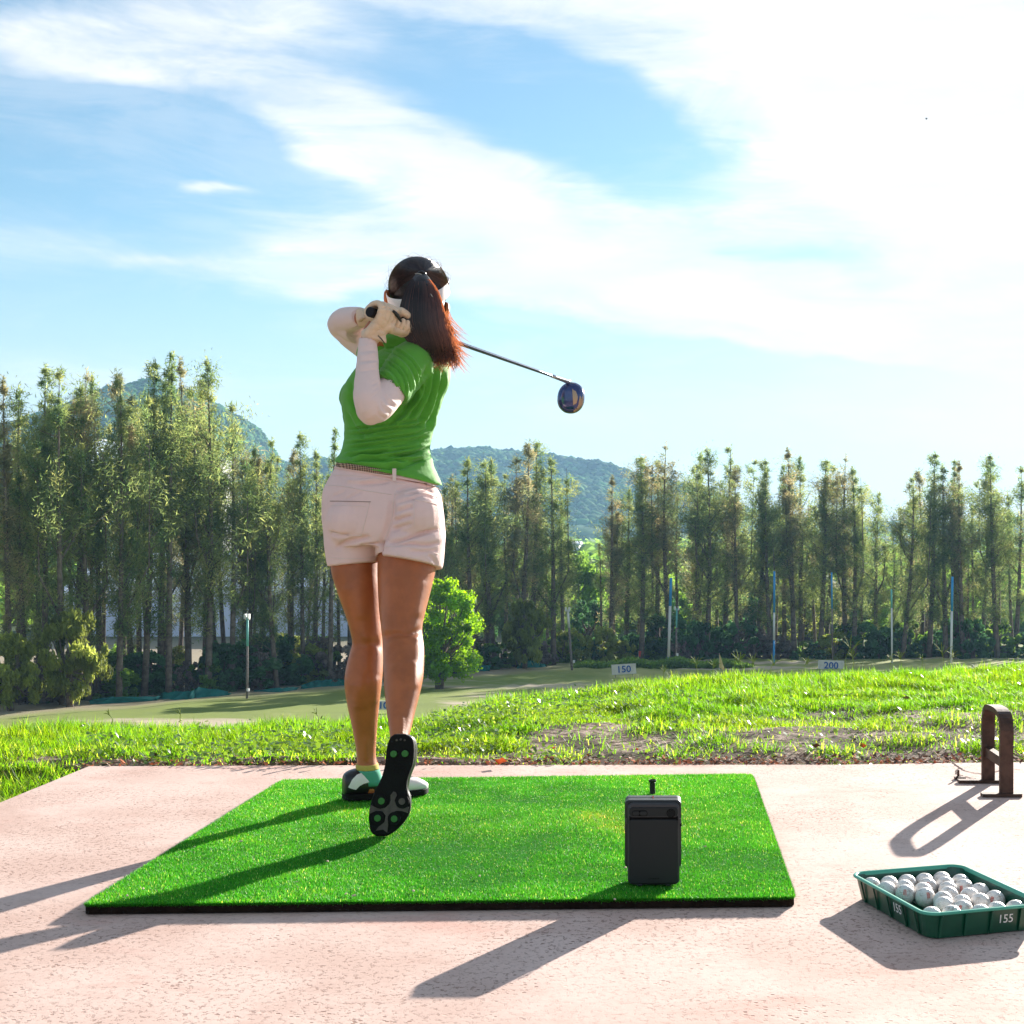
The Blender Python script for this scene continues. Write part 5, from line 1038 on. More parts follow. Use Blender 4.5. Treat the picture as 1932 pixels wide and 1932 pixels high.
# ---------------------------------------------------------------- trees
LEAF = mat('casuarina_foliage', (.130, .175, .075), .8, .2, tone=True, trans=.50, tcol=(.38, .48, .15))
LEAF2 = mat('casuarina_foliage_pale', (.19, .185, .115), .8, .15, tone=True, trans=.50, tcol=(.48, .46, .22))
BARK = mat('tree_bark', (.20, .16, .135), .95, .1, var=.5, vscale=3)
def casuarina(name, seed, H=20.0, spread=1.9, base=.16, nb=120, ns=110, lead=1):
    r = np.random.default_rng(seed); V, F = [], []; sway = r.normal(0, .25, 2)
    def axis(t): return np.array([sway[0] * math.sin(t * 2.6), sway[1] * math.sin(t * 2.1), t * H])
    parts = [tube([axis(t) for t in (0, .2, .45, .7, .9, 1)], [.20, .17, .13, .08, .035, .01], 6, 2)]
    C = []; DR = []; SZ = []
    leaders = [(lambda t: axis(t), base, 1.0, 1.0)]
    for q in range(lead):                                  # secondary leaders rising beside the trunk
        a = r.uniform(0, 2 * PI); t0 = r.uniform(.25, .6); t1 = r.uniform(.72, .97); off = spread * r.uniform(.25, .55); vec = np.array([math.cos(a), math.sin(a), 0]) * off
        f = (lambda vec, t0, t1: (lambda t: axis(t) + vec * min(1, max(0, (t - t0) / .12)) ** .7))(vec, t0, t1); leaders.append((f, t0 + .05, t1, .62)); parts.append(tube([f(t0 + (t1 - t0) * k / 4) for k in range(5)], [.07, .055, .04, .025, .01], 4, 1, caps=False))
    for i in range(nb):
        ld, tb, te, sc = leaders[0] if r.random() < .55 or lead == 0 else leaders[r.integers(1, len(leaders))]
        t = tb + (te - tb) * (r.random() ** .85); q = (t - tb) / (te - tb); lump = .45 + 1.1 * max(0, .5 + NOISE(t * 7 + sc * 3, seed, 1.0, seed)); a = r.uniform(0, 2 * PI); asym = .75 + .45 * math.sin(a + t * 9 + seed)
        prof = lump * asym * min(1, (1 - q) * 1.9 + .10) * (.5 + .5 * min(1, q * 3)); L = max(.12, spread * sc * prof * r.uniform(.45, 1.5))
        p0 = ld(t); d = np.array([math.cos(a), math.sin(a), r.uniform(.6, 2.2)]); d /= np.linalg.norm(d); p2 = p0 + d * L; p1 = p0 + d * L * .5 - np.array([0, 0, .08 * L])
        if L > .7: parts.append(tube([p0, p1, p2], [.035, .022, .008], 3, 1, caps=False))
        for s in ((.35, .75, 1.05) if L > 1.2 else ((.5, 1.0) if L > .6 else (.8,))):
            m = int(ns * r.uniform(.3, 1.4)); sg = .05 + .13 * min(L, 1.8); c = p0 + d * L * s + r.normal(0, 1, (m, 3)) * np.array([sg, sg, sg * 1.7]); C.append(c)
            DR.append(d * .35 + r.normal(0, .5, (m, 3)) + np.array([0, 0, r.uniform(-.7, .5)])); SZ.append(np.full(m, r.uniform(.6, 1.2)))
    n = 46; tt = r.uniform(.90, 1.02, n); c = np.array([axis(t) for t in tt]) + r.normal(0, .10, (n, 3)) * (1.06 - tt)[:, None] * 11; C.append(c); DR.append(r.normal(0, .3, (n, 3)) + np.array([0, 0, .8])); SZ.append(np.full(n, .8))
    C = np.concatenate(C); D = np.concatenate(DR); S = np.concatenate(SZ); D /= np.linalg.norm(D, axis=1)[:, None]; N = len(C)
    side = np.cross(D, r.normal(0, 1, (N, 3))); side /= np.linalg.norm(side, axis=1)[:, None]; L = r.uniform(.16, .45, N) * S; W = r.uniform(.016, .038, N)
    V = np.stack([C - side * W[:, None], C + side * W[:, None], C + D * L[:, None]], 1).reshape(-1, 3); F = np.arange(3 * N).reshape(N, 3)
    clump = np.array([NOISE(c[0] + seed, c[2], .9, c[1]) for c in C.tolist()]); g = r.uniform(.75, 1.25, N) + clump * .5; T = np.repeat(np.column_stack([g * (1 + clump * .35), g, g * .95]), 3, 0)
    tm = mesh_py(name + '_trunk', *join(*parts), BARK, True); cm = mesh_np(name + '_crown', V, F, LEAF2 if seed % 3 == 0 else LEAF, False, T)
    return tm, cm, H
KINDS = [casuarina('casuarina', 11 + i, spread=s * 1.2, base=b * .8, nb=int(nb * 1.15), ns=int(ns * 1.35), lead=[2, 1, 3, 0, 2, 1, 3, 1, 2][i]) for i, (s, b, nb, ns) in enumerate([(1.9, .16, 96, 44), (1.45, .26, 84, 42), (2.3, .12, 104, 46), (1.7, .20, 88, 42), (2.0, .30, 80, 44), (1.3, .34, 76, 40), (2.5, .16, 90, 46), (1.6, .12, 100, 40), (2.1, .22, 72, 48)])]
THIN = [casuarina('thin_casuarina', 41 + i, spread=1.2, base=.4, nb=44, ns=40, lead=i % 2) for i in range(3)]
def treeline_y(x): return float(np.interp(x, [-300, 0, 112, 300, 450, 620, 800, 900, 1000, 1100, 1200, 1400, 1820, 2300], [1352, 1338, 1330, 1318, 1305, 1293, 1276, 1266, 1259, 1252, 1247, 1244, 1243, 1242]))
WORDS = ['first', 'second', 'third', 'fourth', 'fifth', 'sixth', 'seventh', 'eighth', 'ninth', 'tenth', 'eleventh', 'twelfth', 'thirteenth', 'fourteenth', 'fifteenth', 'sixteenth', 'seventeenth', 'eighteenth', 'nineteenth', 'twentieth', 'twenty-first', 'twenty-second', 'twenty-third', 'twenty-fourth', 'twenty-fifth', 'twenty-sixth', 'twenty-seventh', 'twenty-eighth', 'twenty-ninth', 'thirtieth', 'thirty-first', 'thirty-second', 'thirty-third', 'thirty-fourth', 'thirty-fifth', 'thirty-sixth', 'thirty-seventh', 'thirty-eighth', 'thirty-ninth', 'fortieth', 'forty-first', 'forty-second', 'forty-third', 'forty-fourth', 'forty-fifth', 'forty-sixth', 'forty-seventh', 'forty-eighth', 'forty-ninth', 'fiftieth']
def plant_tree(kind, x, ytop, dback, label, group, name='casuarina_tree', lean=0.0, thick=1.0):
    tm, cm, H = kind; D = fieldD(max(treeline_y(x), 1243)) + dback; top = P(x, ytop, D); zb = float(field(D)) - .2; s = (top.z - zb) / H; X = (x - PX) / FP * D
    root = empty(name, (X, D, zb), label, 'tree', group, random.uniform(0, 6.28)); root.scale = (s * thick, s * thick, s); root.rotation_euler.x = random.uniform(-.035, .035); root.rotation_euler.y = random.uniform(-.035, .035)
    for nm, me in (('trunk', tm), ('crown', cm)):
        o = bpy.data.objects.new(nm, me); COL.objects.link(o); o.parent = root
    return root
front = [(-60, 735, 0), (-22, 712, 2), (20, 722, 0), (52, 742, 3), (84, 704, 1), (118, 711, 0), (139, 714, 3), (169, 738, 1), (188, 720, 3), (224, 720, 0), (252, 722, 5), (272, 696, 2), (302, 702, 4), (318, 674, 1), (356, 688, 3), (392, 688, 1), (410, 726, 5), (437, 772, 1), (457, 826, 4), (473, 854, 2), (501, 882, 3), (523, 838, 0), (551, 862, 4), (572, 828, 2), (595, 858, 4), (623, 818, 0), (660, 835, 3), (700, 850, 1), (745, 845, 3),
         (847, 930, 2), (868, 905, 6), (895, 874, 1), (917, 875, 4), (936, 879, 2), (978, 849, 1), (999, 843, 3), (1044, 871, 1), (1064, 952, 5),
         (1152, 905, 2), (1180, 930, 5), (1210, 871, 1), (1240, 880, 5), (1267, 846, 2), (1317, 865, 4), (1333, 855, 1), (1367, 851, 3), (1392, 896, 1), (1428, 877, 3), (1455, 896, 1), (1480, 885, 5), (1499, 854, 2), (1511, 868, 4), (1546, 877, 1), (1558, 886, 4), (1597, 869, 2), (1611, 891, 0), (1652, 936, 4), (1702, 908, 1), (1740, 900, 5), (1753, 865, 2), (1785, 886, 1), (1807, 877, 4), (1818, 879, 1), (1850, 884, 3), (1882, 868, 1), (1915, 890, 3), (1950, 872, 1), (1990, 880, 2)]
def where(x):
    for a, b, s in ((-1000, 112, 'left of the tall windbreak'), (112, 480, 'in the tall windbreak by the lamp pole'), (480, 850, 'in the row behind the golfer'), (850, 1100, 'between the round tree and the leaning pole'), (1100, 1400, 'behind the 150 board and blue pole'), (1400, 1650, 'behind the 200 board'), (1650, 5000, 'in the row beyond the 200 board')):
        if a <= x < b: return s
cnt = {}
for i, (x, y, d) in enumerate(front):
    w = where(x); cnt[w] = cnt.get(w, 0) + 1; k = KINDS[(i * 5 + i // 4) % 9]
    plant_tree(k, x, y - 4, d * 1.4, f'tall casuarina, {WORDS[cnt[w] - 1]} from the left {w}', 'casuarina windbreak front row', thick=1.12 if x < 850 else 1.5)
cnt = {}; rr = random.Random(3)
for i in range(88):
    x = -70 + 2080 * (i + rr.uniform(-.3, .3)) / 88
    if 1078 < x < 1128 or 1640 < x < 1672: continue
    yt = float(np.interp(x, [-70, 400, 470, 640, 850, 1000, 1100, 1300, 1600, 2000], [790, 770, 900, 900, 950, 930, 990, 930, 950, 950])) + rr.uniform(-15, 70)
    w = where(x); cnt[w] = cnt.get(w, 0) + 1
    plant_tree((THIN if i % 2 else KINDS)[i % 3 if i % 2 else i % 9], x, yt, 8 + rr.uniform(0, 12), f'thin rear casuarina, {WORDS[cnt[w] - 1]} from the left {w}', 'casuarina windbreak back row', thick=1.1 if x < 850 else 1.35)

def leafy(name, seed, H, R, leaf, nclump, nleaf, mat_l, trunk_h=.25, squash=1.0, droop=0.0, low=.12):
    """broad-leaved crown: leaf clusters on a scatter of lumps carried by limbs; returns trunk and crown meshes, base at 0"""
    r = np.random.default_rng(seed); parts = [tube([(0, 0, -.3), (.05 * R, 0, H * trunk_h), (0, 0, H * .6)], [R * .11, R * .08, R * .03], 8, 2)]
    C, S, T = [], [], []
    for i in range(nclump):
        z = low + (1 - low) * r.random(); w = max(.05, 1 - ((z - .48) / .56) ** 2) ** .5 * r.uniform(.7, 1.18); a = r.uniform(0, 2 * PI); q = r.uniform(.35, 1) * w * R
        c = np.array([math.cos(a) * q, math.sin(a) * q * squash, z * H * .93]); s = R * r.uniform(.10, .24)
        if i % 2 == 0: parts.append(tube([(0, 0, H * trunk_h * r.uniform(.8, 1.6)), tuple(c * .6 + np.array([0, 0, .12 * H * .4])), tuple(c)], [R * .035, R * .02, R * .008], 4, 1, caps=False))
        n = nleaf // nclump; d = r.normal(0, 1, (n, 3)); d /= np.linalg.norm(d, axis=1)[:, None]; rad = s * r.uniform(.5, 1.1, n)
        pos = c + d * rad[:, None]; pos[:, 2] -= droop * r.random(n) * s; C.append(pos); S.append(d); T.append(np.full(n, 1 + r.normal(0, .20)))
    C = np.concatenate(C); Dn = np.concatenate(S); T = np.concatenate(T); N = len(C); nrm = Dn + r.normal(0, .6, (N, 3)); nrm /= np.linalg.norm(nrm, axis=1)[:, None]
    A = np.cross(nrm, r.normal(0, 1, (N, 3))); A /= np.linalg.norm(A, axis=1)[:, None]; B = np.cross(nrm, A); L = leaf * r.uniform(.6, 1.3, N)
    A[:, 2] -= droop; V = np.stack([C - A * L[:, None] * .5, C + B * (L * .28)[:, None], C + A * L[:, None] * .5, C - B * (L * .28)[:, None]], 1).reshape(-1, 3); F = np.arange(4 * N).reshape(N, 4)
    g = r.uniform(.75, 1.25, N) * T; return mesh_py(name + '_trunk', *join(*parts), BARK, True), mesh_np(name + '_crown', V, F, mat_l, False, np.repeat(np.column_stack([g, g, g]), 4, 0)), H
def plant_leafy(kind, name, x, yb, D, h_px, label, cat='tree', group=None, wide=1.0):
    tm, cm, H = kind; k = D / FP; zb = P(x, yb, D).z; s = h_px * k / H; root = empty(name, (P(x, yb, D).x, D, zb), label, cat, group, random.uniform(0, 6)); root.scale = (s * wide, s * wide, s)
    for nm, me in (('trunk' if cat == 'tree' else 'stems', tm), ('crown' if cat == 'tree' else 'foliage', cm)):
        o = bpy.data.objects.new(nm, me); COL.objects.link(o); o.parent = root
    return root
BRIGHT = mat('bright_leaves', (.10, .22, .010), .6, .25, tone=True, trans=.55, tcol=(.42, .72, .010))
YELLOW = mat('yellow_green_leaves', (.17, .21, .05), .7, .2, tone=True, trans=.45, tcol=(.50, .56, .10)); DARK = mat('dark_green_leaves', (.045, .115, .045), .7, .2, tone=True, trans=.4, tcol=(.12, .30, .09))
MIDG = mat('mid_green_leaves', (.085, .16, .035), .7, .2, tone=True, trans=.45, tcol=(.36, .60, .07)); BROWNISH = mat('dry_bush_leaves', (.19, .155, .14), .8, .1, tone=True, trans=.2, tcol=(.16, .13, .10))
kb = leafy('round_tree', 3, 7.6, 2.9, .25, 120, 22000, BRIGHT, .22, 1.0, .1, .13)
plant_leafy(kb, 'round_tree', 828, 1299, fieldD(1299), 214, 'bright green round leafy tree on the range beside the golfer\'s right leg', wide=1.0)
kw = leafy('willowy_tree', 5, 8.0, 2.9, .34, 70, 12000, YELLOW, .3, 1, .9, .15)
plant_leafy(kw, 'willowy_tree', 990, 1256, fieldD(1262), 130, 'pale yellow-green willowy tree left of the leaning grey pole', wide=.95)
plant_leafy(kw, 'willowy_tree', 132, 1330, fieldD(1334), 185, 'pale yellow-green willowy tree at the left end of the tall windbreak', wide=.95)
plant_leafy(kw, 'willowy_tree', 20, 1338, fieldD(1342), 150, 'pale willowy tree furthest left, beyond the windbreak end', wide=1.1)
kg = [leafy('broad_tree', 21 + i, 10, 4.2, .45, 70, 9000, m, .3, 1, .1, .1) for i, m in enumerate((MIDG, YELLOW, DARK))]
for x, yb, d, h, k, w, lab in ((1092, 1245, 165, 205, 0, 1.0, 'broad mid green tree filling the gap right of the leaning pole'), (1060, 1230, 190, 190, 1, .9, 'pale broad tree behind the leaning pole, its top below the hill'), (1110, 1235, 150, 110, 2, .8, 'dark leafy tree low in the gap under the pale broad tree'), (600, 1290, 110, 95, 0, .9, 'broad green tree showing between trunks left of the golfer'),
                            (470, 1300, 112, 95, 0, 1.1, 'broad green tree low behind the left lamp pole'), (230, 1312, 112, 100, 0, 1.3, 'broad green tree low in the left windbreak, second from the willowy trees'), (540, 1295, 125, 100, 1, 1.2, 'yellowish broad tree low between the lamp pole and the golfer'), (1330, 1240, 175, 150, 0, 1.2, 'mid green broad tree low between the white pole and the first blue pole'), (1520, 1240, 170, 130, 1, 1.2, 'yellowish broad tree low left of the 200 board'), (1800, 1240, 175, 150, 0, 1.3, 'mid green broad tree low behind the last blue pole'), (1680, 1240, 165, 110, 0, 1, 'broad green tree behind the thin pale pole'), (330, 1310, 100, 90, 1, .9, 'yellowish broad tree low among the windbreak trunks'), (1240, 1240, 165, 130, 2, .9, 'dark broad tree low behind the tallest white pole'), (900, 1262, 135, 120, 2, 1, 'dark broad tree under the casuarinas right of the round tree'), (1408, 1240, 158, 125, 2, 1.1, 'dark rounded tree low behind the blue poles')):
    plant_leafy(kg[k], 'broad_tree', x, yb, d, h, lab, wide=w, group='broad-leaved trees among the casuarinas')
ks = [leafy('shrub', 31 + i, 3, 2.0, .30, 34, 3400, m, .2, 1, .1, .02) for i, m in enumerate((DARK, MIDG, BROWNISH, YELLOW))]
cs = {}; rs = random.Random(9)
def shrub_row():
    spec = []
    for i in range(72):
        x = -50 + 2050 * (i + rs.uniform(-.3, .3)) / 72
        if 640 < x < 1080: h = rs.uniform(22, 60)
        else: h = rs.uniform(28, 75) if x > 1080 else rs.uniform(30, 95)
        if 1160 < x < 1420: h = rs.uniform(45, 88)
        k = rs.choice([0, 0, 1, 1, 1, 2, 3] if x > 400 else [0, 0, 1, 1, 2, 3]); k = 0 if 1190 < x < 1390 and rs.random() < .75 else k; k = 2 if 1395 < x < 1470 and rs.random() < .6 else k
        spec.append((x, h, k, rs.uniform(1.5, 5)))
    spec += [(1180, 40, 3, 1), (1280, 45, 2, .5), (1575, 50, 3, 1), (1550, 20, 0, -1), (1500, 18, 0, -1)]
    for x, h, k, db in sorted(spec):
        y = max(treeline_y(x), 1243); D = fieldD(y) + db; w = where(x); nm = ['dark green', 'mid green', 'dry greyish', 'yellow-green'][k]; key = (w, k); cs[key] = cs.get(key, 0) + 1
        yb = HY + (CAM_H - float(field(D))) / D * FP + 2
        plant_leafy(ks[k], 'shrub', x, yb, D, h, f'{nm} shrub, {WORDS[cs[key] - 1]} of its colour {w}', 'shrub', 'shrubs at the foot of the windbreak', wide=rs.uniform(.8, 1.5))
shrub_row()
# low clipped hedge on the range and a small palm
def build_hedge():
    n = 9000; x = rng.uniform(1085, 1420, n); hmax = 15 * np.clip(np.sin((x - 1085) / 335 * PI) ** .4, .2, 1) * (.8 + .3 * np.sin(x * .07)); D = rng.uniform(119, 124, n); hp = rng.random(n) ** .7 * hmax
    yb = HY + (CAM_H - field(D)) / D * FP; X = (x - PX) / FP * D; Z = CAM_H - (yb - hp - HY) / FP * D; C = np.column_stack([X, D, Z]); A = rng.normal(0, 1, (n, 3)); A /= np.linalg.norm(A, axis=1)[:, None]; B = np.cross(A, rng.normal(0, 1, (n, 3))); B /= np.linalg.norm(B, axis=1)[:, None]; L = rng.uniform(.15, .32, n)[:, None]
    V = np.stack([C - A * L, C + B * L * .5, C + A * L, C - B * L * .5], 1).reshape(-1, 3); F = np.arange(4 * n).reshape(n, 4); g = np.repeat(rng.uniform(.7, 1.3, n), 4)
    o = link('low_hedge', mesh_np('low_hedge', V, F, MIDG, False, np.column_stack([g, g, g]))); tag(o, 'low uneven green hedge crossing the range behind the 150 board', 'hedge')
    D = 130.0; b = P(1391, 1245, D); root = empty('small_palm', b, 'small yellowish palm beyond the low hedge, right of the yellow flag', 'palm'); k = D / FP
    put('trunk', tube([b, b + Vector((0, 0, 12 * k))], [.12, .08], 6, 1), BARK, root)
    for i in range(9):
        a = i / 9 * 2 * PI + .3; L = 22 * k; V = []; F = []
        for j in range(6):
            t = j / 5; q = b + Vector((math.cos(a) * L * t, math.sin(a) * L * t, 12 * k + L * (.55 * t - .75 * t * t))); s = Vector((-math.sin(a), math.cos(a), 0)) * (.28 * math.sin(PI * (t * .9 + .08))); V += [q - s, q + s]
        F = [(2 * j, 2 * j + 1, 2 * j + 3, 2 * j + 2) for j in range(5)]; put('frond', (V, F), YELLOW, root)
build_hedge()

# ---------------------------------------------------------------- hills, far wood and town
HILLM = mat('hill_forest', (.055, .150, .035), .95, .05, var=.45, vscale=.02, tone=True)
def build_hill(name, D0, ridge, depth, seed, label):
    xs = np.array([r[0] for r in ridge], float); ys = np.array([r[1] for r in ridge], float); nx = 240; nd = 60
    gx = np.linspace(xs[0], xs[-1], nx); u = (gx - PX) / FP; top = CAM_H - (np.interp(gx, xs, ys) - HY) / FP * D0; base = -14.0; V = []
    for j in range(nd):
        t = j / (nd - 1) * 1.6 - 1.0; D = D0 + t * depth; h = math.cos(min(abs(t), 1) * PI / 2) ** 1.15
        for i in range(nx):
            X = u[i] * D0; z = base + (top[i] - base) * h + (NOISE(X, D, .006, seed) * 16 + NOISE(X, D, .03, seed) * 4) * h ** .3 * (1 - .6 * (abs(t) < .06)); V.append((X, D, max(z, base - 2)))
    F = np.array([(j * nx + i, j * nx + i + 1, (j + 1) * nx + i + 1, (j + 1) * nx + i) for j in range(nd - 1) for i in range(nx - 1)])
    V = np.array(V); o = link(name, mesh_np(name, V, F, HILLM, True, np.ones((len(V), 3)))); tag(o, label, kind='structure')
    # tree crowns covering the slope, one mass
    me = o.data; G = V.reshape(nd, nx, 3); r = np.random.default_rng(seed); ico = [(0, 0, 1), (.89, 0, .45), (.28, .85, .45), (-.72, .53, .45), (-.72, -.53, .45), (.28, -.85, .45), (.72, .53, -.3), (-.28, .85, -.3), (-.89, 0, -.3), (-.28, -.85, -.3), (.72, -.53, -.3)]
    fa = [(0, 1, 2), (0, 2, 3), (0, 3, 4), (0, 4, 5), (0, 5, 1), (1, 6, 2), (2, 7, 3), (3, 8, 4), (4, 9, 5), (5, 10, 1), (6, 7, 2), (7, 8, 3), (8, 9, 4), (9, 10, 5), (10, 6, 1)]
    n = 19000; jj = r.uniform(nd * .12, nd * .97, n); ii = r.uniform(0, nx - 1.01, n); j0 = jj.astype(int); i0 = ii.astype(int); fj = (jj - j0)[:, None]; fi = (ii - i0)[:, None]
    C = G[j0, i0] * (1 - fj) * (1 - fi) + G[j0 + 1, i0] * fj * (1 - fi) + G[j0, i0 + 1] * (1 - fj) * fi + G[j0 + 1, i0 + 1] * fj * fi
    s = r.uniform(2.6, 6.0, n) * D0 / 1500; I = np.array(ico); V2 = (C[:, None, :] + I[None] * s[:, None, None] * r.uniform(.75, 1.3, (n, 11, 1)) * np.array([1, 1, .8])).reshape(-1, 3); F2 = (np.arange(n)[:, None, None] * 11 + np.array(fa)[None]).reshape(-1, 3)
    g = r.uniform(.6, 1.5, n) + .25 * (r.random(n) < .08) * 3; T = np.repeat(np.column_stack([g * r.uniform(.8, 1.5, n), g, g * .9]), 11, 0)
    o2 = link('hillside_forest', mesh_np('hillside_forest', V2, F2, HILLM, True, T)); tag(o2, 'dense tree canopy covering ' + label, kind='stuff')
build_hill('hill', 1500., [(380, 1000), (430, 960), (470, 940), (546, 917), (600, 900), (700, 868), (800, 853), (860, 851), (950, 857), (1050, 872), (1190, 903), (1290, 932), (1370, 967), (1450, 998), (1500, 1012)], 520, 4, 'the long wooded hill behind the golfer')
build_hill('hill', 1100., [(-260, 850), (0, 830), (100, 806), (146, 798), (258, 778), (318, 748), (360, 740), (400, 770), (440, 835), (490, 905), (560, 975), (640, 1015)], 380, 8, 'the steeper wooded hill behind the left-hand trees')
build_hill('hill', 2150., [(1350, 1000), (1500, 990), (1620, 993), (1720, 990), (1850, 992), (2000, 985), (2400, 975), (2900, 990)], 300, 15, 'the low far ridge on the horizon right')

def building(name, x0, x1, ytop, D, depth, wallm, roofm, label, rows=0, cols=0, roof='flat', wm=None, group=None, stripe=None, zb=None):
    a, b = P(x0, ytop, D), P(x1, ytop, D); z0 = float(field(D)) if zb is None else zb; W = b.x - a.x; H = a.z - z0; cx = (a.x + b.x) / 2
    root = empty(name, (cx, D + depth / 2, z0), label, 'building', group); rh = 0 if roof == 'flat' else min(W, depth) * .16
    put('wall', box((cx, D + depth / 2, z0 + (H - rh) / 2), (W, depth, H - rh)), wallm, root)
    zt = z0 + H - rh
    if roof == 'flat': put('roof', box((cx, D + depth / 2, zt + .25), (W + .8, depth + .8, .5)), roofm, root)
    else:
        y0, y1 = D - .6, D + depth + .6; xa, xb = a.x - .6, b.x + .6; ym = (y0 + y1) / 2; V = [(xa, y0, zt), (xb, y0, zt), (xa, ym, zt + rh), (xb, ym, zt + rh), (xa, y1, zt), (xb, y1, zt), (xa, y0, zt - .3), (xb, y0, zt - .3), (xa, y1, zt - .3), (xb, y1, zt - .3)]
        put('roof', (V, [(0, 1, 3, 2), (2, 3, 5, 4), (6, 8, 9, 7), (0, 6, 7, 1), (4, 5, 9, 8), (0, 2, 4, 8, 6), (1, 7, 9, 5, 3)]), roofm, root)
        if stripe:
            n = int(W / stripe)
            for i in range(min(n, 60)):
                x = xa + (i + .5) * (xb - xa) / n; put('roof_rib', ([(x - .08, y0, zt + .05), (x + .08, y0, zt + .05), (x + .08, ym, zt + rh + .05), (x - .08, ym, zt + rh + .05), (x - .08, y0, zt + .15), (x + .08, y0, zt + .15), (x + .08, ym, zt + rh + .15), (x - .08, ym, zt + rh + .15)], [(0, 3, 2, 1), (4, 5, 6, 7), (0, 1, 5, 4), (1, 2, 6, 5), (3, 7, 6, 2), (0, 4, 7, 3)]), roofm, root)
    if rows:
        ww, hh = W / cols * .55, (H - rh) / rows * .5; me = None
        for r_ in range(rows):
            for c in range(cols):
                q = Vector((a.x + W * (c + .5) / cols, D - .06, z0 + (H - rh) * (r_ + .55) / rows))
                if me is None: V, F = box((0, 0, 0), (ww, .24, hh)); me = mesh_py('window', V, F, wm)
                o = bpy.data.objects.new('window', me); COL.objects.link(o); o.parent = root; o.location = q - root.location
    return root
pale, white, blueg, pink = mat('wall_pale', (.62, .60, .58), .8, var=.15, vscale=.3), mat('wall_white', (.75, .75, .76), .7), mat('wall_blue', (.18, .32, .50), .6), mat('wall_pinkish', (.50, .36, .32), .8)
glass = mat('window_dark', (.05, .09, .14), .2, .6); roofw, roofg, roofb = mat('roof_white', (.78, .80, .85), .45, .4), mat('roof_grey', (.45, .48, .52), .6), mat('roof_blue', (.04, .25, .50), .6); roofr = mat('roof_red', (.35, .12, .08), .8)
building('warehouse', 120, 735, 1046, 175, 30, mat('wall_sheet_metal', (.62, .68, .84), .5), roofw, 'long low pale blue warehouse behind the left-hand trees', 0, 0, 'gable', stripe=1.6)
building('tower_block', 70, 172, 828, 420, 25, blueg, roofg, 'tall bluish tower block behind the far left trees', 12, 7, 'flat', glass, 'apartment blocks beyond the trees')
building('apartment_block', 190, 270, 905, 450, 20, pale, roofg, 'pale apartment block right of the bluish tower', 8, 6, 'flat', glass, 'apartment blocks beyond the trees')
building('apartment_block', 316, 408, 868, 470, 20, pale, roofg, 'tall pale apartment block in the middle of the left-hand trees', 11, 6, 'flat', glass, 'apartment blocks beyond the trees')
building('apartment_block', 418, 470, 955, 520, 20, pink, roofr, 'lower pinkish block right of the tall pale apartment block', 5, 4, 'flat', glass, 'apartment blocks beyond the trees')
building('small_house', 1065, 1092, 1021, 420, 12, white, roofw, 'small white house on the slope in the gap under the hill', 1, 3, 'gable', glass, 'town buildings beyond the trees')
rt = random.Random(12); town = [(1300, 1345, 1038, 330, 'pink', 'grey'), (1332, 1352, 1041, 300, 'blue', 'blue'), (1400, 1440, 1052, 380, 'white', 'grey'), (1625, 1665, 1030, 500, 'white', 'grey'), (1650, 1700, 1046, 430, 'pink', 'white'), (1690, 1740, 1022, 620, 'white', 'blue'), (1735, 1800, 1035, 560, 'white', 'white'), (1620, 1730, 1062, 330, 'white', 'white'), (1700, 1820, 1072, 300, 'pale', 'white'), (1560, 1610, 1040, 540, 'pale', 'grey'), (1790, 1860, 1050, 470, 'white', 'red'), (1850, 1930, 1040, 520, 'pale', 'white'), (1640, 1690, 1012, 900, 'pale', 'white'), (1560, 1600, 1014, 1000, 'white', 'grey'), (1710, 1760, 1010, 1100, 'white', 'white'), (1790, 1830, 1012, 1000, 'pale', 'grey'), (1660, 1760, 1092, 250, 'white', 'white'), (1180, 1230, 1040, 360, 'white', 'grey'), (1880, 1960, 1062, 350, 'white', 'white'), (1480, 1530, 1045, 460, 'white', 'white')]
WM = dict(pink=pink, blue=blueg, white=white, pale=pale); RM = dict(grey=roofg, blue=roofb, white=roofw, red=roofr)
seen = {}
for x0, x1, yt, D, w, r_ in sorted(town):
    k = (w, r_); seen[k] = seen.get(k, 0) + 1
    building('town_building', x0, x1, yt, D, max(10, (x1 - x0) / FP * D * .6), WM[w], RM[r_], f'{dict(pink="pinkish", blue="blue", white="white", pale="cream")[w]} town building with {r_} roof, {WORDS[seen[k] - 1]} such from the left beyond the trees', 2 if D < 700 else 1, 5, 'gable', glass, 'town buildings beyond the trees')
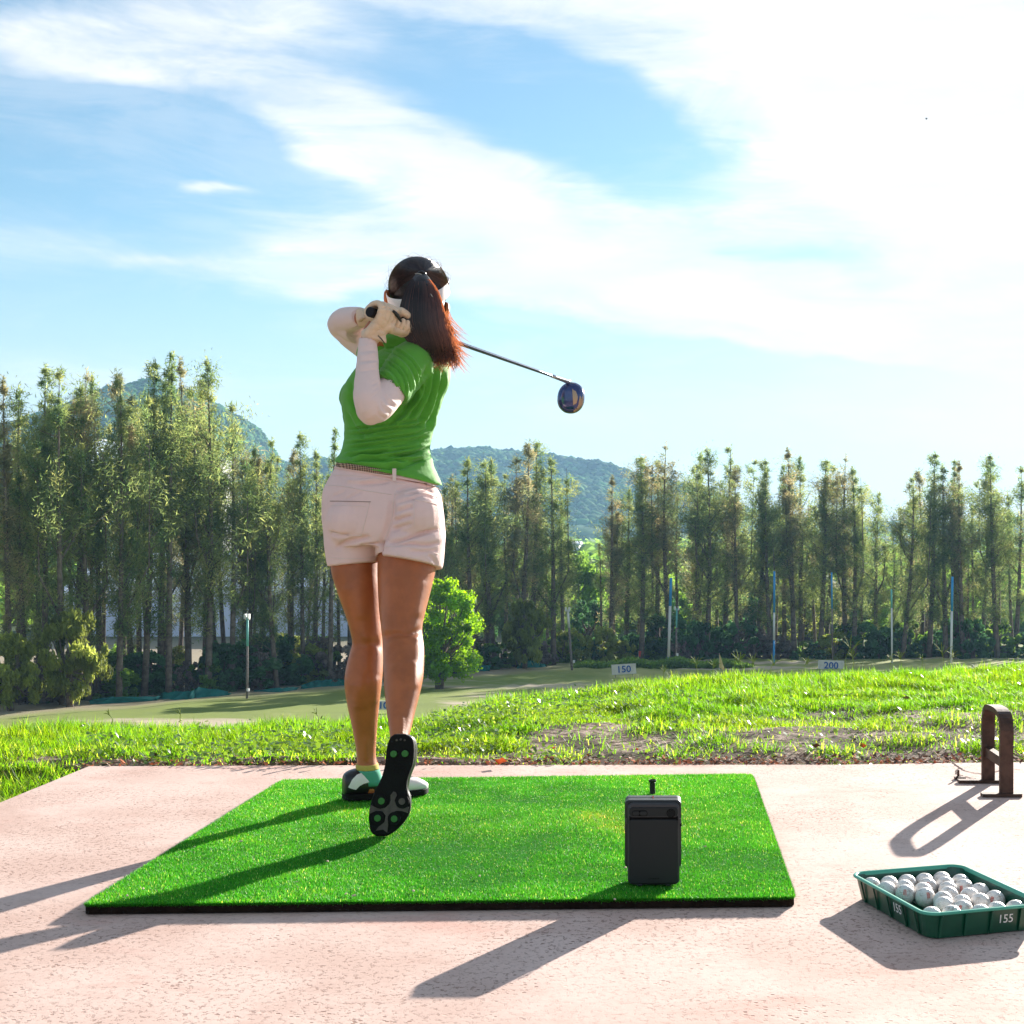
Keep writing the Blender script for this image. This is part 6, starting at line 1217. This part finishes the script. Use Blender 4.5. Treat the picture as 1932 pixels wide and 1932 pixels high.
# far scrub and trees over the plain behind the windbreak, one mass
def build_plain():
    r = np.random.default_rng(77); n = 9000; D = 190 + r.random(n) ** 1.8 * 2600; u = r.uniform(-.55, .42, n); X = u * D; Z = np.full(n, -12.6); s = r.uniform(1.6, 4.2, n) * (1 + D / 1800)
    x = PX + u * FP; ok = ~((x > 1560) & (r.random(n) < .5)); ok &= ~((x > 20) & (x < 760) & (D < 230)); X, D, Z, s = X[ok], D[ok], Z[ok], s[ok]; n = len(X)
    m = 14; d = r.normal(0, 1, (n, m, 3)); d /= np.linalg.norm(d, axis=2)[:, :, None]; C = np.column_stack([X, D, Z + s * .8])[:, None, :] + d * (s[:, None, None] * r.uniform(.6, 1.1, (n, m, 1))); A = np.cross(d, r.normal(0, 1, (n, m, 3))); A /= np.linalg.norm(A, axis=2)[:, :, None]; B = np.cross(d, A); L = (s * .55)[:, None, None]
    V = np.stack([C - A * L, C + B * L, C + A * L, C - B * L], 2).reshape(-1, 3); F = np.arange(len(V)).reshape(-1, 4); g = np.repeat(r.uniform(.7, 1.4, n), m * 4)
    o = link('distant_scrub', mesh_np('distant_scrub', V, F, MIDG, False, np.column_stack([g, g, g]))); tag(o, 'distant scrub and trees on the plain beyond the windbreak', kind='stuff')
build_plain()
# a tiny bird high at the upper right
def build_bird():
    p = P(1748, 224, 90); r = empty('bird', p, 'tiny dark bird far away in the white cloud at upper right', 'bird'); m = mat('bird_dark', (.02, .03, .03), .8)
    put('body', blob(p, (.05, .13, .05), 10, 8), m, r, True)
    for s in (-1, 1): put('wing', ([p + Vector(v) for v in ((0, -.05, .02), (0, .05, .02), (s * .11, .03, .05), (s * .11, -.03, .05))], [(0, 1, 2, 3)]), m, r)
build_bird()
# ---------------------------------------------------------------- haze
def build_haze():
    x0, x1, y0, y1, z0, z1 = -1800., 1500., -60., 2560., -22., 150.; V, F = box(((x0 + x1) / 2, (y0 + y1) / 2, (z0 + z1) / 2), (x1 - x0, y1 - y0, z1 - z0))
    m = bpy.data.materials.new('haze_air'); m.use_nodes = True; t = NT(m.node_tree); t.n.clear(); out = t.new('ShaderNodeOutputMaterial'); v = t.new('ShaderNodeVolumePrincipled')
    v.inputs['Color'].default_value = (.36, .64, .95, 1); v.inputs['Density'].default_value = HAZE; v.inputs['Anisotropy'].default_value = .2; t.l.new(v.outputs[0], out.inputs['Volume'])
    o = put('haze', (V, F), m); tag(o, kind='stuff', label='thin blue haze over the far hills')
HAZE = .00021
if HAZE: build_haze()
